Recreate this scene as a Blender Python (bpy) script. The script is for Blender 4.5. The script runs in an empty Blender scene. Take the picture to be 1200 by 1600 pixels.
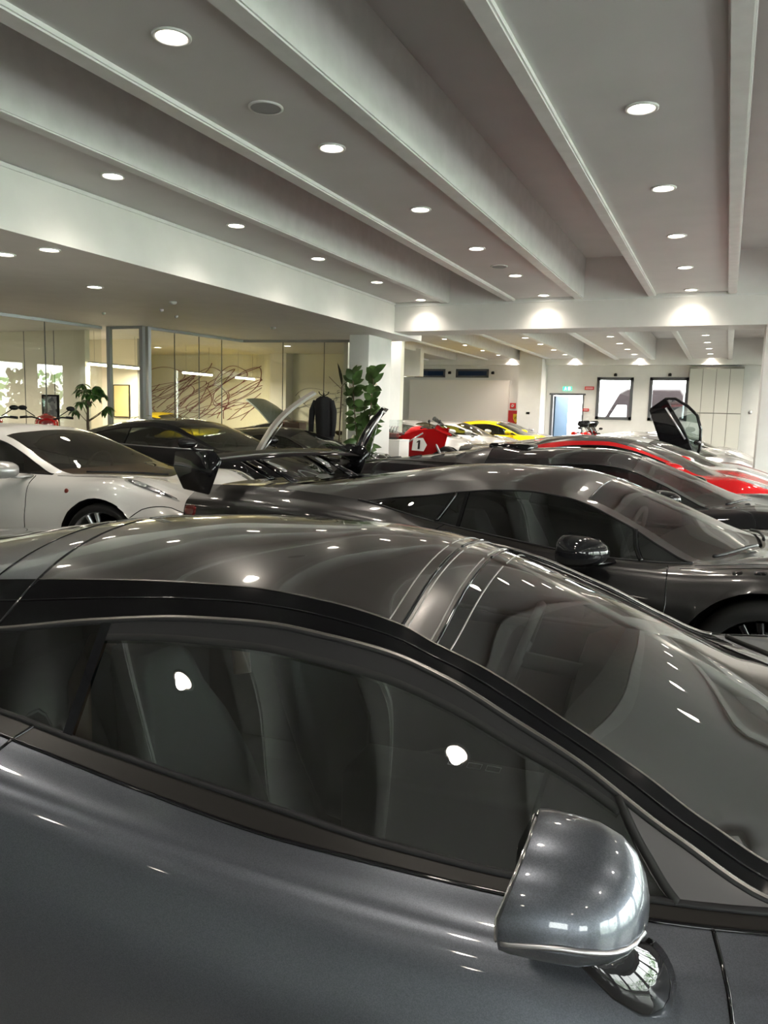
import bpy, bmesh, math, random
from mathutils import Vector, Matrix
random.seed(7)
S = bpy.context.scene
COL = S.collection
# ------------------------------------------------------------------ camera, world, light, exposure
CAMH = 1.43
R3 = Matrix(((0.91341, -0.07598, 0.39989), (0.40617, 0.10508, -0.90774), (0.02695, 0.99156, 0.12684)))
cam_data = bpy.data.cameras.new('camera'); cam = bpy.data.objects.new('camera', cam_data); COL.objects.link(cam)
cam.matrix_world = Matrix.Translation((0, 0, CAMH)) @ R3.to_4x4()
cam_data.sensor_fit = 'VERTICAL'; cam_data.sensor_height = 36.0; cam_data.lens = 27.0; cam_data.clip_start = 0.02
S.camera = cam
S.view_settings.view_transform = 'Standard'; S.view_settings.look = 'None'
S.view_settings.gamma = 1.0; S.view_settings.use_curve_mapping = False
S.view_settings.exposure = 1.35
world = bpy.data.worlds.new('world'); S.world = world; world.use_nodes = True
wn = world.node_tree.nodes['Background']; wn.inputs[0].default_value = (1.0, 0.975, 0.955, 1); wn.inputs[1].default_value = 10.0
S.cycles.max_bounces = 8; S.cycles.transparent_max_bounces = 24; S.cycles.diffuse_bounces = 4; S.cycles.glossy_bounces = 5
S.cycles.sample_clamp_indirect = 4.0; S.cycles.caustics_reflective = False; S.cycles.caustics_refractive = False
LAMP_W = 20.0       # watts of one downlight spot
LENS_E = 10.0       # emission of the downlight lens
PI = math.pi

# ------------------------------------------------------------------ materials
MATS = {}
def mat(name, col, rough=0.5, metal=0.0, coat=0.0, spec=0.5, emit=None, es=0.0, coatr=0.03):
    if name in MATS: return MATS[name]
    m = bpy.data.materials.new(name); m.use_nodes = True
    b = m.node_tree.nodes['Principled BSDF']
    b.inputs['Base Color'].default_value = (*col, 1); b.inputs['Roughness'].default_value = rough
    b.inputs['Metallic'].default_value = metal; b.inputs['Coat Weight'].default_value = coat
    b.inputs['Coat Roughness'].default_value = coatr; b.inputs['Coat IOR'].default_value = 1.42; b.inputs['Specular IOR Level'].default_value = spec
    if emit: b.inputs['Emission Color'].default_value = (*emit, 1); b.inputs['Emission Strength'].default_value = es
    MATS[name] = m; return m
def noisy(m, scale, lo, hi, bump=0.0, detail=3, obj=True):
    nt = m.node_tree; b = nt.nodes['Principled BSDF']; c = b.inputs['Base Color'].default_value[:3]
    tc = nt.nodes.new('ShaderNodeTexCoord'); n = nt.nodes.new('ShaderNodeTexNoise')
    n.inputs['Scale'].default_value = scale; n.inputs['Detail'].default_value = detail
    nt.links.new(tc.outputs['Object'], n.inputs['Vector'])
    r = nt.nodes.new('ShaderNodeValToRGB'); r.color_ramp.elements[0].position = 0.35; r.color_ramp.elements[1].position = 0.65
    r.color_ramp.elements[0].color = (*[x*lo for x in c], 1); r.color_ramp.elements[1].color = (*[min(1, x*hi) for x in c], 1)
    nt.links.new(n.outputs['Fac'], r.inputs['Fac']); nt.links.new(r.outputs['Color'], b.inputs['Base Color'])
    if bump:
        bp = nt.nodes.new('ShaderNodeBump'); bp.inputs['Strength'].default_value = bump; bp.inputs['Distance'].default_value = 0.01
        nt.links.new(n.outputs['Fac'], bp.inputs['Height']); nt.links.new(bp.outputs['Normal'], b.inputs['Normal'])
    return m
def glass(name, tint, base=0.06, rough=0.0):
    if name in MATS: return MATS[name]
    m = bpy.data.materials.new(name); m.use_nodes = True; nt = m.node_tree; nt.nodes.clear()
    o = nt.nodes.new('ShaderNodeOutputMaterial'); mx = nt.nodes.new('ShaderNodeMixShader')
    t = nt.nodes.new('ShaderNodeBsdfTransparent'); t.inputs[0].default_value = (*tint, 1)
    g = nt.nodes.new('ShaderNodeBsdfGlossy'); g.inputs['Roughness'].default_value = rough; g.inputs['Color'].default_value = (1, 1, 1, 1)
    lw = nt.nodes.new('ShaderNodeLayerWeight'); lw.inputs['Blend'].default_value = 0.5
    p = nt.nodes.new('ShaderNodeMath'); p.operation = 'POWER'; p.inputs[1].default_value = 4.0
    q = nt.nodes.new('ShaderNodeMath'); q.operation = 'MULTIPLY_ADD'; q.inputs[1].default_value = 1-base; q.inputs[2].default_value = base
    nt.links.new(lw.outputs['Facing'], p.inputs[0]); nt.links.new(p.outputs[0], q.inputs[0]); nt.links.new(q.outputs[0], mx.inputs[0])
    nt.links.new(t.outputs[0], mx.inputs[1]); nt.links.new(g.outputs[0], mx.inputs[2]); nt.links.new(mx.outputs[0], o.inputs[0])
    MATS[name] = m; return m
def paint(name, col, metal=0.0, rough=0.35, coat=1.0):
    return mat('paint_'+name, col, rough, metal, coat, 0.0 if metal < .2 else .5)

M_wall = noisy(mat('white_wall', (0.74, 0.73, 0.71), 0.6), 3, .97, 1.02)
M_ceil = noisy(mat('ceiling_paint', (0.64, 0.625, 0.62), 0.65), 2, .97, 1.02)
M_beam = noisy(mat('beam_paint', (0.74, 0.74, 0.73), 0.45), 6, .95, 1.03, 0.15)
M_cream = mat('cream_wall', (0.74, 0.69, 0.58), 0.6)
M_black = mat('black_gloss', (0.005, 0.005, 0.006), 0.3, 0, 1.0, 0.0)
M_matt = mat('black_plastic', (0.010, 0.010, 0.011), 0.45, spec=.2)
M_rubber = mat('rubber', (0.010, 0.010, 0.010), 0.6, spec=.2)
M_inter = mat('interior_black', (0.018, 0.018, 0.019), 0.6)
M_leather = mat('tan_leather', (0.16, 0.09, 0.065), 0.5)
M_redl = mat('red_leather', (0.35, 0.02, 0.02), 0.5)
M_chrome = mat('chrome', (0.75, 0.75, 0.76), 0.12, 1.0)
M_alu = mat('aluminium', (0.50, 0.50, 0.52), 0.3, 1.0)
M_rim = mat('rim_silver', (0.55, 0.56, 0.57), 0.28, 0.9)
M_frame = mat('dark_frame', (0.10, 0.105, 0.115), 0.4)
M_steel = mat('steel_profile', (0.36, 0.37, 0.38), 0.35, 0.6)
M_red = mat('signal_red', (0.55, 0.02, 0.02), 0.4)
M_trimb = mat('satin_trim', (0.012, 0.011, 0.010), 0.35, 0.0, 0, .15)
G_car = glass('car_glass', (0.42, 0.48, 0.46), 0.11)
G_ws = glass('windscreen_glass', (0.50, 0.54, 0.52), 0.14)
G_dark = glass('dark_glass', (0.16, 0.17, 0.17), 0.09)
G_room = glass('partition_glass', (0.93, 0.95, 0.91), 0.04)
G_clear = glass('clear_glass', (0.93, 0.97, 0.96), 0.05)
G_lens = glass('headlamp_glass', (0.85, 0.87, 0.88), 0.12)

# floor with large tile seams
M_floor = mat('floor_tile', (0.14, 0.134, 0.127), 0.22)
nt = M_floor.node_tree; b = nt.nodes['Principled BSDF']
tc = nt.nodes.new('ShaderNodeTexCoord'); br = nt.nodes.new('ShaderNodeTexBrick')
br.offset = 0.0; br.inputs['Scale'].default_value = 1.0; br.inputs['Brick Width'].default_value = 1.2; br.inputs['Row Height'].default_value = 1.2
br.inputs['Mortar Size'].default_value = 0.006
br.inputs['Color1'].default_value = (0.14, 0.134, 0.127, 1); br.inputs['Color2'].default_value = (0.132, 0.127, 0.12, 1); br.inputs['Mortar'].default_value = (0.06, 0.058, 0.055, 1)
nt.links.new(tc.outputs['Object'], br.inputs['Vector']); nt.links.new(br.outputs['Color'], b.inputs['Base Color'])

# ------------------------------------------------------------------ geometry helpers
def link(name, me, m=None, parent=None):
    o = bpy.data.objects.new(name, me); COL.objects.link(o)
    if m is not None: me.materials.append(m)
    if parent is not None: o.parent = parent
    return o
def obj(name, bm, m=None, parent=None, smooth=True, auto=None):
    me = bpy.data.meshes.new(name); bm.normal_update(); bm.to_mesh(me); bm.free()
    if smooth:
        me.polygons.foreach_set('use_smooth', [True]*len(me.polygons))
        if auto is not None: me.set_sharp_from_angle(angle=math.radians(auto))
    return link(name, me, m, parent)
def tag(o, label, cat, group=None, kind=None):
    o['label'] = label; o['category'] = cat
    if group: o['group'] = group
    if kind: o['kind'] = kind
    return o
def empty(name, loc, rz, label, cat, group=None):
    o = bpy.data.objects.new(name, None); COL.objects.link(o); o.location = loc; o.rotation_euler = (0, 0, rz)
    o.empty_display_size = 0.1
    return tag(o, label, cat, group)
def bx(bm, x0, x1, y0, y1, z0, z1, mtx=None):
    vs = [bm.verts.new((x, y, z)) for z in (z0, z1) for y in (y0, y1) for x in (x0, x1)]
    if mtx is not None:
        for v in vs: v.co = mtx @ v.co
    for f in ((0, 2, 3, 1), (4, 5, 7, 6), (0, 1, 5, 4), (2, 6, 7, 3), (0, 4, 6, 2), (1, 3, 7, 5)): bm.faces.new([vs[i] for i in f])
    return vs
def box(name, x0, x1, y0, y1, z0, z1, m, parent=None, bev=0.0):
    bm = bmesh.new(); bx(bm, x0, x1, y0, y1, z0, z1)
    if bev: bmesh.ops.bevel(bm, geom=bm.edges[:], offset=bev, segments=3, affect='EDGES', profile=0.5)
    return obj(name, bm, m, parent, smooth=bev > 0, auto=40)
def struct(o): o['kind'] = 'structure'; return o
def tube(bm, pts, r, n=8, closed=False, cap=True, flat=None):
    pts = [Vector(p) for p in pts]; rs = r if isinstance(r, (list, tuple)) else [r]*len(pts)
    rings = []; N = len(pts); prev = None
    for i, p in enumerate(pts):
        a = pts[i-1] if (i > 0 or closed) else p; c = pts[(i+1) % N] if (i < N-1 or closed) else p
        t = (c-a).normalized() if (c-a).length > 1e-9 else Vector((0, 0, 1))
        if prev is None:
            up = Vector((0, 0, 1)) if abs(t.z) < 0.9 else Vector((1, 0, 0))
            e1 = t.cross(up).normalized()
        else: e1 = (prev - t*prev.dot(t)).normalized()
        prev = e1; e2 = t.cross(e1)
        if flat: ring = [bm.verts.new(p+e1*math.cos(2*PI*k/n)*rs[i]*flat[0]+e2*math.sin(2*PI*k/n)*rs[i]*flat[1]) for k in range(n)]
        else: ring = [bm.verts.new(p+(e1*math.cos(2*PI*k/n)+e2*math.sin(2*PI*k/n))*rs[i]) for k in range(n)]
        rings.append(ring)
    for i in range(N if closed else N-1):
        A, B = rings[i], rings[(i+1) % N]
        for k in range(n): bm.faces.new((A[k], A[(k+1) % n], B[(k+1) % n], B[k]))
    if cap and not closed: bm.faces.new(rings[0][::-1]); bm.faces.new(rings[-1])
def lathe(bm, prof, n=24, M=None, caps=False):
    M = M or Matrix.Identity(4); rings = []
    for (r, z) in prof: rings.append([bm.verts.new(M @ Vector((r*math.cos(2*PI*k/n), r*math.sin(2*PI*k/n), z))) for k in range(n)])
    for A, B in zip(rings, rings[1:]):
        for k in range(n): bm.faces.new((A[k], A[(k+1) % n], B[(k+1) % n], B[k]))
    if caps: bm.faces.new(rings[0][::-1]); bm.faces.new(rings[-1])
def loft(bm, rings, closed_ring=True, caps=True):
    R = [[bm.verts.new(p) for p in r] for r in rings]; n = len(R[0])
    for A, B in zip(R, R[1:]):
        for k in range(n if closed_ring else n-1): bm.faces.new((A[k], A[(k+1) % n], B[(k+1) % n], B[k]))
    if caps and closed_ring: bm.faces.new(R[0][::-1]); bm.faces.new(R[-1])
def prism(bm, poly, d, M):
    """poly in local xy, extruded d along local z."""
    A = [bm.verts.new(M @ Vector((x, y, 0))) for x, y in poly]; B = [bm.verts.new(M @ Vector((x, y, d))) for x, y in poly]
    n = len(poly); bm.faces.new(A[::-1]); bm.faces.new(B)
    for k in range(n): bm.faces.new((A[k], A[(k+1) % n], B[(k+1) % n], B[k]))
def ellipsoid(bm, c, rad, rot=None, p=2.0, nu=24, nv=14):
    rot = rot or Matrix.Identity(3); c = Vector(c)
    def sg(x, e): return math.copysign(abs(x)**e, x)
    rings = []
    for j in range(1, nv):
        th = -PI/2+PI*j/nv; e = 2/p
        rings.append([c+rot @ Vector((rad[0]*sg(math.cos(th), e)*sg(math.cos(2*PI*k/nu), e), rad[1]*sg(math.cos(th), e)*sg(math.sin(2*PI*k/nu), e), rad[2]*sg(math.sin(th), e))) for k in range(nu)])
    R = [[bm.verts.new(p_) for p_ in r] for r in rings]
    for A, B in zip(R, R[1:]):
        for k in range(nu): bm.faces.new((A[k], A[(k+1) % nu], B[(k+1) % nu], B[k]))
    lo = bm.verts.new(c+rot @ Vector((0, 0, -rad[2]))); hi = bm.verts.new(c+rot @ Vector((0, 0, rad[2])))
    for k in range(nu):
        bm.faces.new((R[0][(k+1) % nu], R[0][k], lo)); bm.faces.new((R[-1][k], R[-1][(k+1) % nu], hi))
def grid_mesh(bm, P):
    V = [[bm.verts.new(p) for p in row] for row in P]
    for i in range(len(V)-1):
        for j in range(len(V[0])-1): bm.faces.new((V[i][j], V[i+1][j], V[i+1][j+1], V[i][j+1]))

# ------------------------------------------------------------------ the hall
YB = 27.4; XR = 6.0; XL = -16.0; YK = -7.0
ZP1, ZB1, ZR1 = 3.40, 3.36, 4.0         # panel, beam bottom, recess top (front bay)
struct(box('floor', XL, XR+0.3, YK, YB+0.3, -0.1, 0.0, M_floor))
def ceiling_bay(tagname, y0, y1, zp, beams, panels, x0, x1, zr):
    o = struct(box('ceiling'+tagname, x0, x1, y0, y1, zr, zr+0.12, M_ceil))
    for (a, b_) in panels: struct(box('trim_panel'+tagname, a, b_, y0, y1, zp, zp+0.05, M_ceil))
    for (a, b_) in beams:
        bm = bmesh.new(); bx(bm, a, b_, y0, y1, zp-0.04, zr+0.05)
        bmesh.ops.bevel(bm, geom=[e for e in bm.edges if all(v.co.z < zp for v in e.verts)], offset=0.012, segments=2, affect='EDGES')
        struct(obj('trim_beam'+tagname, bm, M_beam, smooth=False))
B1 = [(-0.145, -0.02), (-1.29, -1.17), (-2.43, -2.28), (-3.56, -3.41), (-4.70, -4.57), (1.02, 1.15), (2.16, 2.30), (3.32, 3.45), (4.46, 4.58), (5.62, 5.75)]
P1 = [(-1.17, -0.145), (-3.41, -2.43), (-5.62, -4.70), (1.15, 2.16), (3.45, 4.46), (5.75, XR)]
ceiling_bay('_front', YK, 12.95, ZP1, B1, P1, -5.62, XR+0.1, ZR1)
k2 = 1.02
B2 = [(a*k2, b_*k2) for a, b_ in B1] + [(-5.86, -5.74), (-6.98, -6.85), (-8.12, -8.0), (-9.3, -9.18), (-10.4, -10.27)]
P2 = [(-1.19, -0.15), (-3.48, -2.48), (-5.74, -4.79), (1.17, 2.2), (3.5, 4.5), (5.85, XR), (-8.0, -6.98), (-10.27, -9.3)]
ceiling_bay('_rear', 13.65, YB, 3.47, B2, P2, -12.0, XR+0.1, 4.1)
struct(box('trim_crossbeam', -5.60, XR, 12.95, 13.65, 2.90, 4.2, M_wall))
struct(box('trim_front_edge', -5.62, XR, 12.93, 12.95, 3.33, 3.36, M_beam))
# lower soffit on the left with its bulkhead, above the showroom's left half and the office
SOF = 2.86
struct(box('ceiling_soffit', XL, -5.6, YK, 14.3, SOF, SOF+0.7, M_wall))
struct(box('ceiling_office', XL, -7.2, 14.3, 17.1, SOF, SOF+0.1, M_wall))
struct(box('trim_soffit_edge', -5.6, -5.585, YK, 12.95, 3.36, 3.395, M_beam))
# columns
struct(box('wall_column_left', -6.50, -6.10, 12.96, 14.0, 0, SOF, M_wall, bev=0.01))
struct(box('wall_column_right', 0.42, 1.1, 12.95, 13.65, 0, 2.9, M_wall, bev=0.01))
# rear bulkhead low over the back left corner
struct(box('trim_rear_bulkhead', -12.0, -9.02, 23.0, 23.3, 2.64, 3.5, M_wall))
struct(box('trim_rear_fascia', -12.0, 1.3, YB-0.35, YB, 3.27, 4.1, M_wall))
# outer walls: rear wall with door and window openings
def wall_y(name, x0, x1, y0, y1, z1, holes, m):
    bm = bmesh.new(); xs = sorted({x0, x1, *[h[0] for h in holes], *[h[1] for h in holes]})
    for a, b_ in zip(xs, xs[1:]):
        mid = (a+b_)/2; hs = sorted([(h[2], h[3]) for h in holes if h[0] <= mid <= h[1]])
        z = 0
        for (u, v) in hs:
            if u > z: bx(bm, a, b_, y0, y1, z, u)
            z = v
        if z < z1: bx(bm, a, b_, y0, y1, z, z1)
    return struct(obj(name, bm, m, smooth=False))
DOOR = (-5.76, -4.61, 0, 2.25); W1 = (-4.20, -3.0, 1.44, 2.87); W2 = (-2.48, -1.25, 1.44, 2.88)
H1 = (-10.95, -9.73, 2.83, 3.14); H2 = (-9.31, -8.06, 2.83, 3.14)
wall_y('wall_rear', -12.0, XR+0.3, YB, YB+0.3, 4.2, [DOOR, W1, W2, H1, H2], M_wall)
struct(box('wall_rear_panel', -11.1, -7.26, YB-0.12, YB, 0, 2.74, mat('warm_white', (0.86, 0.80, 0.76), 0.6)))
struct(box('wall_rear_pilaster', -6.72, -5.93, YB-0.9, YB, 0, 4.1, M_wall))
struct(box('wall_rear_left', -12.2, -12.0, 17.3, YB+0.3, 0, 4.2, M_wall))
struct(box('wall_office_back', XL-0.2, -7.2, 17.1, 17.3, 0, 4.2, mat('office_wall', (0.74, 0.73, 0.62), 0.6)))
struct(box('wall_office_side', -7.3, -7.2, 14.3, 17.1, 0, SOF, M_wall))
struct(box('wall_left', XL-0.2, XL, YK, 17.1, 0, 4.2, M_cream))
KH = [(1.0, 2.6, 1.5, 2.8), (3.4, 5.0, 1.5, 2.8)]
# right wall: long glazed front
def wall_x(name, x0, x1, y0, y1, z1, holes, m):
    bm = bmesh.new(); ys = sorted({y0, y1, *[h[0] for h in holes], *[h[1] for h in holes]})
    for a, b_ in zip(ys, ys[1:]):
        mid = (a+b_)/2; z = 0
        for h in [h for h in holes if h[0] <= mid <= h[1]]:
            if h[2] > z: bx(bm, x0, x1, a, b_, z, h[2])
            z = h[3]
        if z < z1: bx(bm, x0, x1, a, b_, z, z1)
    return struct(obj(name, bm, m, smooth=False))
RH = [(-5.5+i*4.2, -5.5+i*4.2+3.8, 0.35, 3.1) for i in range(7)]
wall_x('wall_right', XR, XR+0.3, YK, YB+0.3, 4.2, RH, M_wall)
n = 0
def window_y(h, y, th=0.07, gm=None):
    global n; n += 1
    bm = bmesh.new(); bx(bm, h[0], h[1], y-0.05, y+0.06, h[2], h[2]+th); bx(bm, h[0], h[1], y-0.05, y+0.06, h[3]-th, h[3])
    bx(bm, h[0], h[0]+th, y-0.05, y+0.06, h[2], h[3]); bx(bm, h[1]-th, h[1], y-0.05, y+0.06, h[2], h[3])
    w = struct(obj('window_%d' % n, bm, M_frame, smooth=False))
    g = box('pane', h[0]+th, h[1]-th, y, y+0.01, h[2]+th, h[3]-th, gm or G_clear, w); return w
wall_y('wall_back', XL, XR+0.3, YK-0.2, YK, 4.2, KH, M_wall)
for h in KH: window_y(h, YK-0.1, 0.08)
for h in (W1, W2): window_y(h, YB+0.02, 0.10)
for h in (H1, H2): window_y(h, YB+0.02, 0.07, glass('blue_shade_pane', (.008, .016, .024), .05))  # blue glass, tinted near black in place of the darker covered outside
for h in RH:
    n += 1; bm = bmesh.new(); x = XR+0.1
    for a, b_ in ((h[0], h[0]+.08), (h[1]-.08, h[1]), ((h[0]+h[1])/2-.04, (h[0]+h[1])/2+.04)): bx(bm, x-.05, x+.05, a, b_, h[2], h[3])
    bx(bm, x-.05, x+.05, h[0], h[1], h[2], h[2]+.08); bx(bm, x-.05, x+.05, h[0], h[1], h[3]-.08, h[3])
    w = struct(obj('window_%d' % n, bm, M_frame, smooth=False)); box('pane', x-.005, x+.005, h[0]+.08, h[1]-.08, h[2]+.08, h[3]-.08, G_clear, w)
# door opening, its dark frame, the leaf folded back outside
bm = bmesh.new(); d = DOOR
bx(bm, d[0], d[0]+.09, YB-.03, YB+.2, 0, d[3]); bx(bm, d[1]-.05, d[1], YB-.03, YB+.2, 0, d[3]); bx(bm, d[0]-.05, d[1]+.05, YB-.03, YB+.2, d[3], d[3]+.06)
dr = struct(obj('door_1', bm, M_frame, smooth=False))
bm = bmesh.new(); prism(bm, [(-5.68, YB+.2), (-5.63, YB+.2), (-5.38, YB+1.3), (-5.43, YB+1.3)], 2.2, Matrix.Translation((0, 0, .02))); obj('door_leaf', bm, mat('pale_blue_door', (0.05, 0.085, 0.125), 0.5, spec=.1), dr, smooth=False)
# ground outside
struct(box('floor_outside', -40, 40, YB+0.3, YB+40, -0.12, -0.02, mat('asphalt', (0.35, 0.35, 0.35), 0.9)))
struct(box('floor_forecourt', XR+0.3, 40, YK-10, YB+0.3, -0.12, -0.02, MATS['asphalt']))
bm = bmesh.new()
for i in range(2600):
    c = Vector((12.5+random.uniform(-1, 1), random.uniform(-14, 27), random.uniform(0.2, 3.0)))
    a, b_ = Vector([random.uniform(-1, 1) for _ in range(3)]).normalized(), Vector([random.uniform(-1, 1) for _ in range(3)]).normalized()
    s = random.uniform(.15, .35); bm.faces.new([bm.verts.new(c+a*s), bm.verts.new(c+b_*s*.6), bm.verts.new(c-a*s), bm.verts.new(c-b_*s*.6)])
tag(obj('hedge', bm, noisy(mat('hedge_leaf', (0.10, 0.26, 0.05), 0.7), 2, .6, 1.6), smooth=False), 'green leafy hedge seen through the long windows on the right', 'hedge', kind='stuff')

# ------------------------------------------------------------------ ceiling downlights
M_lens = mat('lamp_lens', (1, 1, 1), 0.5, emit=(1.0, 0.90, 0.74), es=LENS_E)
M_ring = mat('lamp_ring', (0.75, 0.75, 0.74), 0.35)
lamp_data = bpy.data.lights.new('downlight', 'SPOT'); lamp_data.energy = LAMP_W; lamp_data.color = (1.0, 0.90, 0.78)
lamp_data.spot_size = math.radians(135); lamp_data.spot_blend = 1.0; lamp_data.shadow_soft_size = 0.05
lamp_rear = lamp_data.copy(); lamp_rear.energy = LAMP_W*3.6; lamp_rear.spot_size = math.radians(150)
ring_o = lens_o = None
def downlight(x, y, z, label, group, r=0.085):
    global ring_o, lens_o
    t = empty('ceiling_light', (x, y, z), 0, label, 'ceiling light', group)
    if ring_o is None:
        bm = bmesh.new(); lathe(bm, [(.082, .005), (.105, .002), (.105, -.008), (.098, -.012), (.084, -.010), (.080, .001)], 28)
        ring_o = obj('trim_ring', bm, M_ring, t)
        bm = bmesh.new(); lathe(bm, [(.083, -.002), (.06, -.006), (.02, -.008), (.001, -.008)], 24)
        lens_o = obj('lens', bm, M_lens, t)
    else:
        for s in (ring_o, lens_o):
            c = s.copy(); COL.objects.link(c); c.parent = t
    L = bpy.data.objects.new('lamp', lamp_rear if (y > 13.7 and z > 3) or (x < -11 and y < 11) else lamp_data); COL.objects.link(L); L.parent = t; L.location = (0, 0, -0.03)
ORD = ['first', 'second', 'third', 'fourth', 'fifth', 'sixth', 'seventh', 'eighth', 'ninth']
rows1 = [(-0.65, 'rightmost visible row of ceiling panels'), (-2.87, 'middle panel row'), (-5.0, 'panel row next to the white bulkhead'), (1.65, 'row just right of the frame'), (3.95, 'row far right of the frame')]
for X, nm in rows1:
    for k in range(-4, 6):
        y = 3.53+1.83*k
        vis = X < 0 and y > (5 if X != -2.87 else 3)
        if vis:
            i = round((y-(5.36 if X != -2.87 else 3.53))/1.83)
            lb = 'round white downlight, %s from the camera in the %s' % (ORD[i], nm)
        else: lb = 'round white recessed downlight above or behind the camera'
        downlight(X, y, ZP1, lb, 'downlights of the front bay')
rows2 = [(-0.63, 'fourth row from the left'), (-2.80, 'third row from the left'), (-4.93, 'second row from the left'), (-7.12, 'leftmost row'), (-9.2, 'row beside the rear bulkhead')]
for X, nm in rows2:
    for k in range(5):
        y = 19.9+1.78*k
        if X == -9.2 and y > 23: continue
        downlight(X, y, 3.47, 'small round downlight in the rear bay, %s nearest of the %s' % (ORD[k], nm), 'downlights of the rear bay')
for X in (-0.63, -2.8, -4.93, -7.12, 1.7, 3.95):
    for k in range(3 if X < 0 else 7):
        downlight(X, 14.8+1.9*k, 3.47, 'round recessed downlight hidden behind the crossbeam', 'downlights behind the crossbeam')
for (x, y, nm) in ((-6.50, 5.50, 'at the left edge of the picture'), (-5.88, 5.47, 'nearest the bulkhead edge'), (-7.12, 7.30, 'deepest under the soffit')):
    downlight(x, y, SOF, 'round downlight in the low soffit, '+nm, 'downlights of the low soffit')
for (x, y) in ((-7.0, 3.0), (-9.2, 3.0), (-11.5, 5.0), (-9.3, 0.5), (-12.0, 9.6), (-13.8, 9.6), (-15.2, 9.6), (-12.0, 7.4), (-14.0, 7.4)):  # unseen lamps added to brighten the left side and the cream wall
    downlight(x, y, SOF, 'added round downlight in the low soffit, unseen left of the frame', 'downlights of the low soffit')
downlight(-9.6, 23.15, 2.64, 'small downlight under the low rear bulkhead in the back corner', 'downlights of the rear bay')
# office lamps (warm)
off = bpy.data.lights.new('office', 'AREA'); off.energy = 60; off.color = (1.0, 0.88, 0.68); off.shape = 'RECTANGLE'; off.size = 0.06; off.size_y = 1.2
M_tube = mat('tube_light', (1, 1, 1), 0.5, emit=(1.0, 0.90, 0.66), es=5.0)
for k, (y0, y1) in enumerate(((11.35, 12.75), (14.15, 15.2), (16.2, 17.0))):
    x = -11.25
    t = empty('pendant_light', (x, (y0+y1)/2, 2.2), 0, 'slim warm linear pendant light, %s from the left behind the glass' % ORD[k], 'pendant light', 'linear pendants in the glass office')
    h = (y1-y0)/2; box('diffuser', -.03, .03, -h, h, 0, .045, M_tube, t, bev=.008); box('housing', -.035, .035, -h, h, .045, .07, M_steel, t)
    bm = bmesh.new()
    for s in (-h*.8, h*.8): tube(bm, [(0, s, .07), (0, s, SOF-2.2)], .003, 5)
    obj('cable', bm, M_steel, t)
    if k == 2: continue
    L = bpy.data.objects.new('lamp', off); COL.objects.link(L); L.parent = t; L.location = (0, 0, -0.02)
for i, (x, y) in enumerate(((-13.0, 9.0), (-12.6, 6.5), (-13.6, 12.5), (-9.0, 14.9), (-12.6, 14.9), (-14.6, 14.9))):
    downlight(x, y, SOF, 'round recessed downlight inside the glass office', 'downlights of the office')
# round ceiling speakers
for (x, y, nm) in ((-2.92, 4.53, 'large round grey speaker grille between two downlights near the camera'), (-2.91, 10.15, 'small round speaker grille farther along the same ceiling panel')):
    t = empty('ceiling_speaker', (x, y, ZP1), 0, nm, 'ceiling speaker')
    bm = bmesh.new(); lathe(bm, [(.10, .004), (.115, .0), (.115, -.008), (.10, -.010)], 32); obj('rim', bm, M_ring, t)
    bm = bmesh.new(); lathe(bm, [(.10, -.006), (.05, -.010), (.001, -.011)], 32); obj('grille', bm, mat('speaker_grille', (.30, .30, .30), .7), t)
# smoke detectors on the soffit
for i, (x, y, nm) in enumerate(((-7.0, 8.6, 'white smoke detector on the low soffit left of the column'), (-8.9, 9.3, 'tiny ceiling sensor above the glass partition corner'), (-8.0, 9.9, 'tiny ceiling sensor right of the partition corner'), (-7.3, 11.6, 'small ceiling sensor near the white column'), (-7.7, 9.2, 'tiny ceiling sensor in the middle of the soffit'))):
    t = empty('smoke_detector', (x, y, SOF), 0, nm, 'smoke detector', 'sensors on the low soffit')
    bm = bmesh.new(); r = .05 if i in (0, 3) else .03; lathe(bm, [(r, 0), (r, -.015), (r*.7, -.035), (.001, -.04)], 16); obj('housing', bm, mat('sensor_white', (.5, .48, .46), .4), t)
# ------------------------------------------------------------------ glass office partition
struct(box('wall_office_front', XL, -11.3, 11.3, 11.42, 0, SOF, M_cream))
for x in (-14.6, -13.7, -12.9, -12.1): struct(box('trim_panel_joint', x, x+.012, 11.293, 11.3, 0, SOF, M_frame))
struct(box('wall_office_inner', XL, -11.5, 13.05, 13.17, 0, SOF, M_cream))
struct(box('trim_office_jamb', -11.52, -11.44, 12.98, 13.18, 0, SOF, M_steel))
PTS = [(-10.95, 6.0), (-10.50, 10.90), (-10.36, 10.95), (-9.63, 10.98), (-9.60, 11.10), (-9.28, 13.6), (-6.55, 13.9)]
def partition_run(p, q, label, joints, posts=(), head=True):
    p, q = Vector((*p, 0)), Vector((*q, 0)); L = (q-p).length; a = math.atan2(q.y-p.y, q.x-p.x)
    t = empty('glass_partition', p, a, label, 'glass partition', 'glass office partition')
    ds = [0]+[L*j for j in joints]+[L]
    for s, e in zip(ds, ds[1:]): box('glass_pane', s+.006, e-.006, -.006, .006, .03, SOF-.04, G_room, t)
    bm = bmesh.new(); bx(bm, 0, L, -.025, .025, SOF-.05, SOF); obj('head_rail', bm, M_steel, t, smooth=False)
    box('floor_rail', 0, L, -.02, .02, 0, .03, M_steel, t)
    for d_ in posts: box('post', L*d_-.035, L*d_+.035, -.04, .04, 0, SOF, M_steel, t)
    bm = bmesh.new()
    for s in ds[1:-1]: bx(bm, s-.006, s+.006, -.008, .008, .03, SOF-.04)
    if ds[1:-1]: obj('glass_joint', bm, mat('joint_grey', (.12, .13, .12), .5), t, smooth=False)
partition_run(PTS[0], PTS[1], 'frameless glass run on the far left, beside the red motorcycles', (.55, .76), ())
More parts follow.
